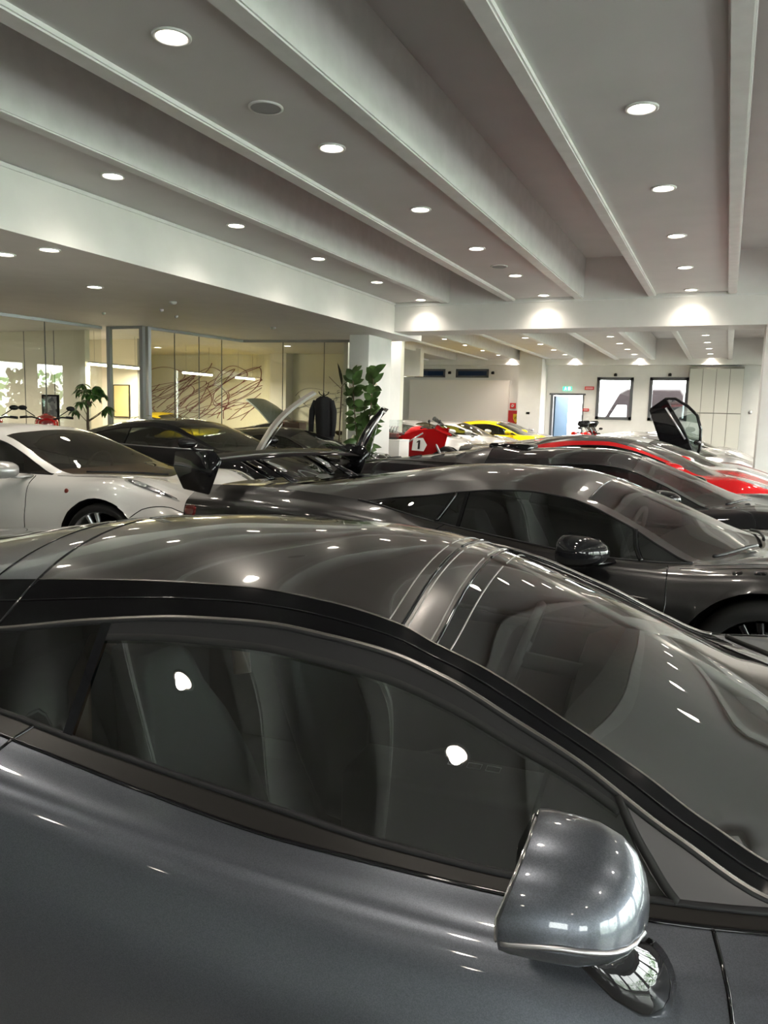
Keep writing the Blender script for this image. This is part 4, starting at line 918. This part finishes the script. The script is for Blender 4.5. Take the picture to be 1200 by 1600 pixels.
root, net, _ = car(scaled(WEDGE, 1.0, 1.0, 1.0), 'sports_car', (-2.35, 14.3, 0), 0, 'dark grey low coupe with red trim behind the white striped coupe', P_grey2, res=.6)
stripes(net, root, P_redp, net.idx('qr'), net.idx('h1'), 7.2, .4, 'roof_stripe')
root, net, _ = car(scaled(WEDGE, 1.04, 1.02, 1.0), 'sports_car', (-1.45, 16.7, 0), 0, 'silver supercar with its black scissor door raised', P_silver2, res=.6)
for c in list(root.children):
    if c.name.startswith('side_window') and False: pass
# raised scissor door, swung up about the front hinge
hin = Vector((.98, -.84, .78)); Md = Matrix.Translation(hin) @ Matrix.Rotation(math.radians(62), 4, 'Y') @ Matrix.Rotation(math.radians(10), 4, 'X')
dp = [(.06, -.42), (.02, -.02), (-.60, -.0), (-1.28, -.05), (-1.22, -.42), (-.6, -.50)]
bm = bmesh.new(); prism(bm, dp, .09, Md @ Matrix.Rotation(PI/2, 4, 'X')); bmesh.ops.bevel(bm, geom=bm.edges[:], offset=.02, segments=2, affect='EDGES'); dd = obj('scissor_door', bm, M_black, root, auto=40)
bm = bmesh.new(); tube(bm, [Md @ Vector((x_, -.045, z_)) for x_, z_ in ((.0, -.04), (-.12, .10), (-.45, .27), (-.72, .32), (-.95, .24), (-1.18, .10), (-1.27, -.07))], .028, 8); obj('window_frame', bm, M_black, dd)
bm = bmesh.new(); prism(bm, [(-.03, -.02), (-.14, .10), (-.45, .25), (-.72, .30), (-.95, .22), (-1.2, .04), (-1.2, -.03), (-.6, -.01)], .008, Md @ Matrix.Translation((0, -.04, 0)) @ Matrix.Rotation(PI/2, 4, 'X')); obj('door_glass', bm, glass('pale_glass', (.75, .85, .85), .25), dd, smooth=False)
bm = bmesh.new(); ellipsoid(bm, Md @ Vector((-.25, -.08, .12)), (.07, .10, .05)); obj('door_mirror', bm, M_black, dd)
bm = bmesh.new(); tube(bm, [Md @ Vector((-1.1, -.1, -.12)), Md @ Vector((-.4, -.1, -.05))], .02, 8); obj('door_pull', bm, M_alu, dd)
root, net, _ = car(scaled(BERL, 1.0, 1, .97), 'sports_car', (-1.75, 19.1, 0), 0, 'silver open-nosed car with bright round headlamps at the far right', P_silver, res=.6)
I = net.idx
for sd in (-1, 1):
    patch(net, root, 'headlamp', I('f3')-.1, 4.0, .8, .8, M_chrome, sd, 2, .02); patch(net, root, 'headlamp', I('f3')-.4, 5.4, .5, .8, M_chrome, sd, 2, .02); patch(net, root, 'fender_intake', I('f2')+.2, 2.4, .8, .5, M_black, sd, 3, .004)
root, net, _ = car(scaled(BERL, .98, 1, .96), 'sports_car', (-1.45, 21.5, 0), 0, 'pale car at the back with a black rear wing on tall mounts', P_silver, res=.5)
wing(root, -2.0, 1.33, 1.5, .26, M_black, [(-.4, -1.75, .9), (.4, -1.75, .9)], drop=.12)
# ------------------------------------------------------------------ left group
def fshift(u):
    if u > 1.4: return 1.4+(u-1.4)*.86
    if u > 1.05: return u-.40*(1.4-u)/.35
    if u > -.6: return u-.40
    if u > -2.0: return u-.40*(u+2.0)/1.4
    return u
F430 = warp(scaled(BERL, 1.0, 1.0, 1.03), fshift, ss=.95, mir=.42, mdz=-.05, msc=1.15, rimk=.82)
root, net, _ = car(F430, 'sports_car', (-5.74, 5.38, 0), 0, 'pearl white coupe at the left with tan seats and five twin-spoke wheels', paint('pearl', (.57, .565, .545), .1, .3), res=1.4, steer=math.radians(8), seats=M_leather, mirrorm=P_silver, wsm=glass('tinted_screen', (.42, .37, .32), .08), glassm=G_dark, dash=M_leather)
I = net.idx
for sd in (-1, 1):
    h_ = patch(net, root, 'headlamp', I('f2')+.05, 3.95, .85, .42, G_lens, sd, 2.4, .004, taper=.5, sk=-.1)
    patch(net, h_, 'lamp_reflector', I('f2')-.30, 3.95, .22, .2, M_chrome, sd, 2, .006); patch(net, h_, 'lamp_reflector', I('f2')+.12, 3.92, .2, .17, M_chrome, sd, 2, .006)
    patch(net, h_, 'lamp_bowl', I('f2')+.0, 3.95, .70, .32, M_inter, sd, 2.4, .002, taper=.5, sk=-.1)
    bm = bmesh.new(); p0 = net.pt(net.s_at(1.03, 2), 2.7, sd); ellipsoid(bm, p0, (.022, .008, .022)); obj('side_marker', bm, mat('amber_dark', (.18, .03, .02), .3), root)
    line_on(net, root, 'hood_line', [(I('cowl')+.1+.2*i, 4.55-.03*i) for i in range(14)], .0028, M_matt, sd)
    line_on(net, root, 'bumper_line', [(I('f1')+.9, 1.9), (I('f2')+.3, 2.5), (I('f2')+.9, 3.1), (I('f3')+.4, 3.2)], .004, M_matt, sd)
    patch(net, root, 'bumper_intake', I('f2')+.9, .9, .6, .6, M_black, sd, 3, .004)
bm = bmesh.new(); tube(bm, [net.pt(I('cowl')+.0, 8.9-.13*j, -1)+net.nrm(I('cowl'), 8.9-.13*j, -1)*.02 for j in range(14)], .009, 6); obj('wiper', bm, M_matt, root)
for o_ in list(root.children):
    if o_.name.startswith('door_mirror') and max(v.co.y for v in o_.data.vertices) > .5: bpy.data.objects.remove(o_)
    elif o_.name.startswith('mirror_arm') and max(v.co.y for v in o_.data.vertices) > .5: bpy.data.objects.remove(o_)
# black rear-engined coupe with its front lid raised
root, net, _ = car(R911, 'sports_car', (-6.75, 8.40, 0), 0, 'glossy black round-roofed coupe with its front lid raised, behind the white coupe', P_black, res=1.1, seats=M_inter, rim=M_rim)
I = net.idx
panel(root, 'front_lid', (1.22, 0, .93), 1.05, .62, math.radians(47), mat('lid_underside', (.34, .33, .31), .45), curve=.10, yaw=math.radians(32))
gas_strut(root, (1.35, -.1, .86), (1.62, .0, 1.28))
bm = bmesh.new(); tube(bm, [net.pt(I('m0')+.0, 3.0, -1)+Vector((-.17, -.03, 0)), net.pt(I('m0')+.0, 3.0, -1)+Vector((-.05, -.035, .005)), net.pt(I('m0'), 3.0, -1)+Vector((.06, -.02, 0))], .016, 8); obj('door_handle', bm, M_black, root)
for sd in (-1, 1):
    line_on(net, root, 'window_chrome', [(I('x')+(I('cowl')-I('x'))*i/20, 5) for i in range(21)], .009, M_alu, sd, .004)
    patch(net, root, 'headlamp', I('f2')+.5, 3.9, .5, .8, M_headl, sd, 2, .01)
# low black coupe with raised bonnet behind
root, net, _ = car(scaled(WEDGE, 1.0, 1, 1.03), 'sports_car', (-6.50, 10.55, 0), 0, 'low black coupe with its front bonnet propped open beside the plant', P_black, res=.8, glassm=G_car)
panel(root, 'front_lid', (1.32, 0, .80), .85, .80, math.radians(60), P_black, curve=.07, frame=M_alu, th=.04, yaw=math.radians(18))
gas_strut(root, (1.5, -.28, .76), (1.66, -.22, 1.25)); gas_strut(root, (1.45, .28, .76), (1.55, .34, 1.25))
for sd in (-1, 1): patch(net, root, 'headlamp', net.idx('f2')+.2, 3.8, .6, .5, M_headl, sd, 3, .004)
# cars behind the glass
root, net, _ = car(scaled(R911, 1.0, 1, 1.02), 'sports_car', (-13.45, 15.95, 0), 0, 'yellow coupe with dark windows inside the office glass', P_yel, res=.5, roofm=P_yel)
root, net, _ = car(scaled(BERL, .80, .9, 1.02), 'sports_car', (-9.25, 15.75, 0), 0, 'dark coupe with its rear lid up behind the glass, below the black scribbles', P_black, res=.5)
panel(root, 'rear_lid', (-.35, 0, 1.2), -.9, 1.1, math.radians(-35), mat('lid_blue_grey', (.12, .15, .15), .3), curve=.05)
root, net, _ = car(R911, 'parked_car', (-5.65, YB+6.6, -.02), -PI/2, 'dark car parked outside the open rear door', mat('matt_black_body', (.008, .009, .012), .5, spec=.15), group='vehicles outside', res=.5)
# back left row
row = [('sports_car', R911, (-7.45, 18.3, 0), 'silver round-roofed coupe nearest of the back left row, behind the red racing motorcycle', P_silver, M_inter),
       ('sports_car', scaled(R911, 1, 1, .99), (-7.15, 20.6, 0), 'second silver coupe of the back left row', P_silver, M_inter),
       ('sports_car', scaled(BERL, 1, 1, 1.09), (-6.65, 22.85, 0), 'yellow coupe in the back left row between silver cars', P_yel, M_inter),
       ('sports_car', R911, (-6.95, 25.0, 0), 'silver grey coupe with red seats nearest the rear wall', P_silver2, M_redl)]
for (nm, sp_, lc, lb, pm, sm) in row:
    root, net, _ = car(sp_, nm, lc, 0, lb, pm, res=.55, seats=sm, glassm=G_car if pm is not P_yel else G_dark)
    for sd in (-1, 1): patch(net, root, 'headlamp', net.idx('f2')+.55, 3.9, .5, .8, M_headl, sd, 2, .01)

# ------------------------------------------------------------------ motorcycles
def bike_wheel(root, x, z, r, w, m_rim):
    M = Matrix.Translation((x, 0, z)) @ Matrix.Rotation(PI/2, 4, 'X'); bm = bmesh.new()
    lathe(bm, [(r-.10, -w/2), (r-.03, -w/2), (r-.005, -w*.25), (r, 0), (r-.005, w*.25), (r-.03, w/2), (r-.10, w/2)], 36, M); obj('tyre', bm, M_rubber, root)
    bm = bmesh.new(); lathe(bm, [(r-.09, -w*.45), (r-.12, -w*.3), (r-.12, w*.3), (r-.09, w*.45)], 36, M); lathe(bm, [(.001, -.05), (.04, -.05), (.04, .05), (.001, .05)], 16, M)
    for k in range(5):
        a = 2*PI*k/5+.3; tube(bm, [M @ Vector((.03*math.cos(a), .03*math.sin(a), 0)), M @ Vector(((r-.11)*math.cos(a), (r-.11)*math.sin(a), 0))], .014, 6)
    obj('rim', bm, m_rim, root)
    bm = bmesh.new(); lathe(bm, [(.06, .055), (.15, .055), (.15, .062), (.06, .062)], 24, M); obj('brake_disc', bm, M_alu, root)
def bike(loc, rz, label, col, fair, rimm, num=False, sc=1.05):
    root = empty('motorcycle', loc, rz, label, 'motorcycle', 'red motorcycles'); root.scale = (sc, sc, sc)
    bike_wheel(root, .72, .30, .30, .12, rimm); bike_wheel(root, -.68, .31, .31, .17, rimm)
    bm = bmesh.new()
    for s in (-.10, .10): tube(bm, [(.72, s, .30), (.55, s, .62), (.44, s, .90)], [.028, .025, .022], 8)
    obj('fork', bm, M_alu, root)
    bm = bmesh.new()
    for s in (-1, 1): tube(bm, [(.42, s*.04, .86), (.15, s*.15, .74), (-.22, s*.14, .55), (-.3, s*.12, .42)], .022, 8); tube(bm, [(-.3, s*.12, .42), (-.68, s*.12, .31)], .026, 8); tube(bm, [(.38, s*.05, .78), (.1, s*.15, .45), (-.2, s*.12, .38)], .016, 8)
    obj('frame', bm, M_red, root)
    box('engine', -.18, .28, -.17, .17, .28, .62, mat('engine_grey', (.12, .12, .125), .4, .7), root, bev=.04)
    bm = bmesh.new(); rings = []
    for (x, w, z0, z1) in ((.36, .04, .84, .88), (.30, .13, .76, .94), (.15, .17, .72, 1.0), (-.02, .16, .70, .98), (-.15, .11, .70, .88), (-.20, .06, .72, .82)):
        zc, hz = (z0+z1)/2, (z1-z0)/2; rings.append([(x, w*math.copysign(abs(math.cos(a))**.8, math.cos(a)), zc+hz*math.copysign(abs(math.sin(a))**.8, math.sin(a))) for a in [2*PI*i/20 for i in range(20)]])
    loft(bm, rings); bmesh.ops.recalc_face_normals(bm, faces=bm.faces[:]); obj('fuel_tank', bm, col, root)
    bm = bmesh.new(); loft(bm, [[(x, w*math.cos(a), zz+h*math.sin(a)) for a in [2*PI*i/16 for i in range(16)]] for (x, w, zz, h) in ((-.14, .10, .80, .03), (-.35, .13, .82, .035), (-.55, .11, .88, .035), (-.62, .07, .90, .02))]); obj('seat', bm, M_matt, root)
    bm = bmesh.new(); loft(bm, [[(x, w*math.cos(a), zz+h*math.sin(a)) for a in [2*PI*i/16 for i in range(16)]] for (x, w, zz, h) in ((-.40, .12, .76, .07), (-.65, .12, .86, .07), (-.88, .08, .96, .05), (-.96, .02, .99, .02))]); bmesh.ops.recalc_face_normals(bm, faces=bm.faces[:]); obj('tail', bm, col, root)
    bm = bmesh.new()
    for s in (-1, 1): tube(bm, [(.40, s*.05, .93), (.38, s*.2, .97), (.30, s*.34, .96)], .012, 8); tube(bm, [(.32, s*.26, .97), (.30, s*.36, .96)], .019, 8)
    obj('handlebar', bm, M_matt, root)
    for s in (-1, 1):
        bm = bmesh.new(); ellipsoid(bm, (.46, s*.32, 1.10), (.02, .06, .035)); tube(bm, [(.46, s*.3, 1.08), (.42, s*.16, .98)], .007, 6); obj('mirror', bm, M_matt, root)
    bm = bmesh.new(); tube(bm, [(.25, .1, .3), (.0, .16, .22), (-.3, .19, .34), (-.75, .2, .62)], [.025, .03, .045, .05], 12); obj('exhaust', bm, M_alu, root)
    if fair:
        for s in (-1, 1):
            P = []
            for i in range(13):
                f = i/12; x = .78-1.02*f; r_ = []
                for j in range(9):
                    g = j/8; ztop = .98-.10*f if f < .55 else .98-.10*f-.25*(f-.55); zbot = .55-.32*min(1, f*1.7); z = ztop+(zbot-ztop)*g
                    y_ = (.03+.20*math.sin(min(1, f*2.2)*PI/2))*(1-.25*g**2); r_.append(Vector((x-.10*g*(f < .5), s*y_, z)))
                P.append(r_)
            bm = bmesh.new(); grid_mesh(bm, P); bmesh.ops.solidify(bm, geom=bm.faces[:], thickness=.006); bmesh.ops.recalc_face_normals(bm, faces=bm.faces[:]); fo = obj('fairing', bm, col, root, auto=50)
            if num:
                Mn = Matrix.Translation((-.02, s*.232-.004*s, .50)) @ Matrix.Rotation(PI/2, 4, 'X') @ Matrix.Rotation(-.12, 4, 'X')
                yy = s*.262
                bm = bmesh.new(); prism(bm, [(-.16, -.12), (.10, -.13), (.17, .0), (.08, .14), (-.13, .13)], .006, Matrix.Translation((.24, yy-.003 if s > 0 else yy-.01, .62)) @ Matrix.Rotation(PI/2, 4, 'X')); np_ = obj('number_plate', bm, P_white, fo, smooth=False)
                bm = bmesh.new(); prism(bm, [(-.02, -.09), (.025, -.09), (.035, .09), (.0, .09), (-.045, .05), (-.035, .035), (-.01, .05)] if s < 0 else [(-.02, -.09), (.025, -.09), (.025, .09), (-.01, .09), (-.05, .05), (-.035, .035), (-.015, .05)], .006, Matrix.Translation((.23, yy-.018 if s < 0 else yy+.006, .62)) @ Matrix.Rotation(PI/2, 4, 'X')); obj('number_one', bm, M_black, np_, smooth=False)
        P = [[Vector((.80-.34*f+.0*g, (.05+.10*f)*math.cos(PI*g), .93+.20*f+.07*f*math.sin(PI*g))) for g in [j/10 for j in range(11)]] for f in [i/8 for i in range(9)]]
        bm = bmesh.new(); grid_mesh(bm, P); bmesh.ops.solidify(bm, geom=bm.faces[:], thickness=.004); obj('windscreen', bm, G_dark, root)
        P = [[Vector((.84-.30*f, (.04+.17*f)*math.cos(PI*g), .80+.13*f+.10*math.sin(PI*g)*(.4+.6*f))) for g in [j/10 for j in range(11)]] for f in [i/8 for i in range(9)]]
        bm = bmesh.new(); grid_mesh(bm, P); bmesh.ops.solidify(bm, geom=bm.faces[:], thickness=.006); obj('nose_cowl', bm, col, root)
        bm = bmesh.new(); tube(bm, [(.30, -.235, .86), (-.25, -.225, .52)], .016, 8); obj('frame_rail', bm, M_alu, root)
    else:
        bm = bmesh.new(); ellipsoid(bm, (.62, 0, .88), (.10, .12, .09)); obj('headlight_cowl', bm, col, root); bm = bmesh.new(); ellipsoid(bm, (.68, 0, .87), (.06, .09, .065)); obj('headlight', bm, G_lens, root)
    bm = bmesh.new(); tube(bm, [(-.05, .1, .3), (-.15, .28, .02)], .012, 6); obj('side_stand', bm, M_matt, root)
    return root
box_ = lambda x0, x1, y0, y1, z1, lb: tag(box('display_platform', x0, x1, y0, y1, 0, z1, mat('platform_grey', (.25, .25, .25), .4), bev=.01), lb, 'platform')
box_(-7.15, -5.2, 15.3, 16.2, .14, 'low grey platform under the racing motorcycle')
box_(-10.48, -9.06, 7.3, 9.72, .22, 'low grey platform under the two red motorcycles at the left')
bike((-6.28, 15.75, .14), 0, 'red racing motorcycle with a black number one on a white panel', P_redp, True, M_alu, num=True)
bike((-9.88, 9.05, .22), math.radians(-42), 'red motorcycle in front of the small black framed board', P_redp, False, M_alu)
bike((-9.98, 8.1, .22), math.radians(-42), 'red motorcycle at the far left edge of the picture', P_redp, False, M_alu)
bike((-3.95, 23.9, 0), math.radians(80), 'red motorcycle far back near the rear door', P_redp, True, M_matt)

# ------------------------------------------------------------------ plants
def leaf(bm, base, d, up, L, W, fold=.25, droop=.25):
    d = d.normalized(); sd = d.cross(up).normalized(); nn = sd.cross(d)
    rows_ = []
    for i in range(7):
        f = i/6; w = W*math.sin(PI*min(1, f*1.02))**.75*(1.0 if f < .5 else 1-.35*(f-.5)); c = base+d*L*f-nn*droop*L*f*f
        rows_.append((c-sd*w+nn*fold*w, c, c+sd*w+nn*fold*w))
    V = [[bm.verts.new(p) for p in r] for r in rows_]
    for a, b_ in zip(V, V[1:]):
        for k in range(2): bm.faces.new((a[k], a[k+1], b_[k+1], b_[k]))
M_leaf = noisy(mat('leaf_green', (.035, .10, .018), .35), 9, .5, 1.9); M_leaf2 = noisy(mat('leaf_lime', (.11, .20, .03), .4), 7, .7, 1.5)
M_stem = mat('stem_brown', (.10, .07, .045), .7); M_pot = mat('pot_anthracite', (.06, .06, .06), .5)
t = empty('potted_tree', (-9.98, 10.02, 0), 0, 'potted tree with drooping hand-shaped green leaves at the left', 'potted plant')
bm = bmesh.new(); lathe(bm, [(.001, 0), (.15, 0), (.21, .42), (.20, .44), (.18, .40), (.001, .38)], 28); obj('pot', bm, M_pot, t)
bm = bmesh.new(); tube(bm, [(0, 0, .38), (.015, .01, .8), (-.01, 0, 1.1), (.0, 0, 1.45), (.01, 0, 1.62)], [.032, .028, .025, .018, .01], 10); rr = random.Random(3)
tips = []
for k in range(17):
    z = rr.uniform(1.08, 1.74); a = rr.uniform(0, 2*PI); Lb = rr.uniform(.10, .30)*(1.2 if z < 1.5 else .9); e = Vector((Lb*math.cos(a), Lb*math.sin(a), z+rr.uniform(.05, .16))); tube(bm, [(0, 0, z-.1), (e.x*.5, e.y*.5, z), e], .006, 5); tips.append(e)
obj('trunk', bm, M_stem, t)
bm = bmesh.new()
for e in tips:
    out = Vector((e.x, e.y, 0)).normalized()
    for j in range(7):
        a = -1.35+2.7*j/6; dr = Vector((out.x*math.cos(a)-out.y*math.sin(a), out.x*math.sin(a)+out.y*math.cos(a), rr.uniform(-.75, -.05)))
        leaf(bm, e, dr, Vector((0, 0, 1)), rr.uniform(.13, .22), .032, .3, .35)
obj('foliage', bm, M_leaf, t)
t = empty('yellow_leaf_plant', (-9.2, 10.45, 0), 0, 'small lime green leafy plant just right of the potted tree', 'potted plant')
bm = bmesh.new(); lathe(bm, [(.001, 0), (.12, 0), (.16, .6), (.15, .62), (.001, .58)], 24); obj('pot', bm, M_pot, t)
bm = bmesh.new()
for k in range(70):
    a = rr.uniform(0, 2*PI); z = rr.uniform(.65, 1.28); r_ = rr.uniform(0, .12); leaf(bm, Vector((r_*math.cos(a), r_*math.sin(a), z)), Vector((math.cos(a), math.sin(a), rr.uniform(-.2, .6))), Vector((0, 0, 1)), .12, .035)
obj('foliage', bm, M_leaf2, t)
t = empty('rubber_plant', (-5.75, 12.0, 0), 0, 'tall rubber plant with broad oval leaves in front of the white column', 'potted plant')
bm = bmesh.new(); lathe(bm, [(.001, 0), (.17, 0), (.23, .5), (.22, .52), (.20, .47), (.001, .45)], 28); obj('pot', bm, M_pot, t)
stems = [[(0, 0, .45), (-.10, .0, 1.1), (-.17, .0, 1.7), (-.19, 0, 2.08)], [(0.03, 0, .45), (.12, .0, 1.1), (.17, .0, 1.6), (.20, 0, 2.12)], [(0, .04, .45), (.02, .03, 1.0), (.03, .05, 1.6)]]
bm = bmesh.new(); bl = bmesh.new()
for q, sm in enumerate(stems):
    tube(bm, sm, .011, 8); sm = [Vector(p) for p in sm]
    for k in range(46 if q < 2 else 30):
        f = (.12+.88*k/45)*(len(sm)-1); i = min(len(sm)-2, int(f)); p = sm[i].lerp(sm[i+1], f-i); a = k*2.4+q
        leaf(bl, p, Vector((math.cos(a), .5*math.sin(a), rr.uniform(-.5, .7) if k < 38 else 1)), Vector((rr.uniform(-.5, .5), -1, rr.uniform(-.2, .9))), rr.uniform(.16, .27), rr.uniform(.05, .085), .15, .3)
bm2 = bm; obj('stem', bm2, M_stem, t); obj('foliage', bl, noisy(mat('rubber_leaf', (.05, .10, .025), .3), 5, .5, 1.6), t)
# bare branches with spiky dark leaf beside the rubber plant
t = empty('spiky_plant', (-6.45, 12.5, 0), 0, 'dry spiky plant with one upright dark blade left of the rubber plant', 'potted plant')
bm = bmesh.new(); lathe(bm, [(.001, 0), (.12, 0), (.16, .4), (.001, .4)], 24); obj('pot', bm, M_pot, t)
bm = bmesh.new(); tube(bm, [(0, 0, .38), (.02, 0, 1.2), (.05, 0, 1.9)], .014, 8); tube(bm, [(.04, 0, 1.85), (-.12, .0, 1.98), (-.22, .0, 2.07)], .006, 5); tube(bm, [(.05, 0, 1.9), (.16, 0, 2.0)], .006, 5); obj('stem', bm, M_stem, t)
bm = bmesh.new(); leaf(bm, Vector((.05, 0, 1.9)), Vector((-.12, 0, 1)), Vector((0, 1, 0)), .42, .03)
for k in range(14): a = k*1.9; leaf(bm, Vector((.05, 0, 1.55+.03*k)), Vector((math.cos(a), math.sin(a), .1)), Vector((0, 0, 1)), .16, .022)
obj('foliage', bm, mat('dark_leaf', (.03, .035, .02), .5), t)

# ------------------------------------------------------------------ display pedestal, coat stand, boards
t = empty('display_pedestal', (-6.28, 14.6, 0), 0, 'white display plinth beside the column', 'plinth')
box('body', -.26, .26, -.26, .26, 0, .90, M_wall, t, bev=.006); box('kick', -.24, .24, -.24, .24, .0, .01, M_matt, t); box('top', -.27, .27, -.27, .27, .90, .915, M_wall, t, bev=.004)
t = empty('model_case', (-6.28, 14.6, .915), 0, 'clear case with a dark red scale model on the white plinth', 'display case')
bm = bmesh.new(); bx(bm, -.16, .16, -.16, .16, .0, .40); obj('glass_case', bm, G_clear, t, smooth=False)
box('model_base', -.15, .15, -.15, .15, 0.001, .03, M_black, t); box('model_engine', -.11, .11, -.09, .09, .03, .13, mat('dark_maroon', (.12, .02, .02), .35), t, bev=.02)
bm = bmesh.new()
for k in range(4): tube(bm, [(-.09+.06*k, -.05, .12), (-.09+.06*k, -.02, .24), (-.09+.06*k, .06, .27)], .016, 8)
obj('model_pipes', bm, M_alu, t)
t = empty('coat_stand', (-6.42, 11.85, 0), 0, 'dark coat hung on a stand left of the rubber plant', 'coat stand')
bm = bmesh.new(); tube(bm, [(0, 0, .03), (0, 0, 1.75)], .016, 8); lathe(bm, [(.001, 0), (.2, 0), (.2, .02), (.03, .035), (.001, .035)], 24)
for a in (0, 2.1, 4.2): tube(bm, [(0, 0, 1.7), (.08*math.cos(a), .08*math.sin(a), 1.74), (.1*math.cos(a), .1*math.sin(a), 1.78)], .008, 6)
obj('stand', bm, M_matt, t)
t = empty('hanging_coat', (-6.42, 11.85, 0), 0, 'long dark coat with hanging sleeve left of the rubber plant', 'coat')
bm = bmesh.new(); rings = []
for (z, w, d_, o_) in ((1.70, .06, .05, 0), (1.66, .14, .08, 0), (1.58, .19, .10, 0), (1.35, .17, .10, .01), (1.1, .16, .11, .03), (.9, .15, .11, .05), (.75, .14, .10, .06)):
    rings.append([(o_+w*math.cos(a)*(1+.05*math.sin(5*a)), d_*math.sin(a)*(1+.1*math.sin(7*a)), z) for a in [2*PI*i/28 for i in range(28)]])
loft(bm, rings); bmesh.ops.recalc_face_normals(bm, faces=bm.faces[:]); obj('coat_body', bm, mat('black_cloth', (.012, .012, .014), .9), t)
for s in (-1, 1):
    bm = bmesh.new(); tube(bm, [(s*.15, 0, 1.62), (s*.21, -.02, 1.45), (s*.22, -.03, 1.25), (s*.21, -.05, 1.02)], [.05, .055, .048, .042], 12); obj('sleeve', bm, MATS['black_cloth'], t)
t = empty('display_board', (-10.60, 9.80, 0), .12, 'small black framed board with grey photos above the red motorcycle', 'display board')
bm = bmesh.new()
for (a, b_, c, d_) in ((-.17, -.14, 0, 1.60), (.14, .17, 0, 1.60), (-.17, .17, 1.57, 1.60), (-.17, .17, 1.08, 1.11)): bx(bm, a, b_, -.015, .015, c, d_)
obj('frame', bm, M_matt, t, smooth=False)
pm = mat('board_print', (.30, .31, .32), .3)
nt = pm.node_tree; b = nt.nodes['Principled BSDF']; tc = nt.nodes.new('ShaderNodeTexCoord'); v = nt.nodes.new('ShaderNodeTexVoronoi'); v.inputs['Scale'].default_value = 14; v.distance = 'CHEBYCHEV'; nt.links.new(tc.outputs['Object'], v.inputs['Vector']); rp = nt.nodes.new('ShaderNodeValToRGB'); rp.color_ramp.elements[0].color = (.08, .09, .10, 1); rp.color_ramp.elements[1].color = (.45, .46, .45, 1); sx = nt.nodes.new('ShaderNodeSeparateColor'); nt.links.new(v.outputs['Color'], sx.inputs[0]); nt.links.new(sx.outputs[0], rp.inputs[0]); nt.links.new(rp.outputs[0], b.inputs['Base Color'])
box('print', -.14, .14, -.008, .008, 1.11, 1.57, pm, t)
t = empty('cardboard_box', (-8.3, 13.2, 0), 0, 'brown box standing on a stool in front of the glass, right of the raised lid', 'box')
t.location = (-7.42, 12.6, 0.92)
box('carton', -.16, .16, -.13, .13, 0, .30, mat('cardboard', (.10, .065, .045), .8), t, bev=.004); box('tape', -.161, .161, -.02, .02, .299, .302, mat('tape_brown', (.2, .14, .08), .4), t)
t = empty('stool', (-7.42, 12.6, 0), 0, 'black bar stool under the brown carton', 'stool')
bm = bmesh.new(); lathe(bm, [(.001, .90), (.17, .90), (.18, .885), (.17, .87), (.001, .87)], 24); obj('seat', bm, M_matt, t)
for sx_ in (-1, 1):
    for sy in (-1, 1): bm = bmesh.new(); tube(bm, [(sx_*.10, sy*.10, .87), (sx_*.17, sy*.17, 0)], .012, 8); obj('leg', bm, M_matt, t)
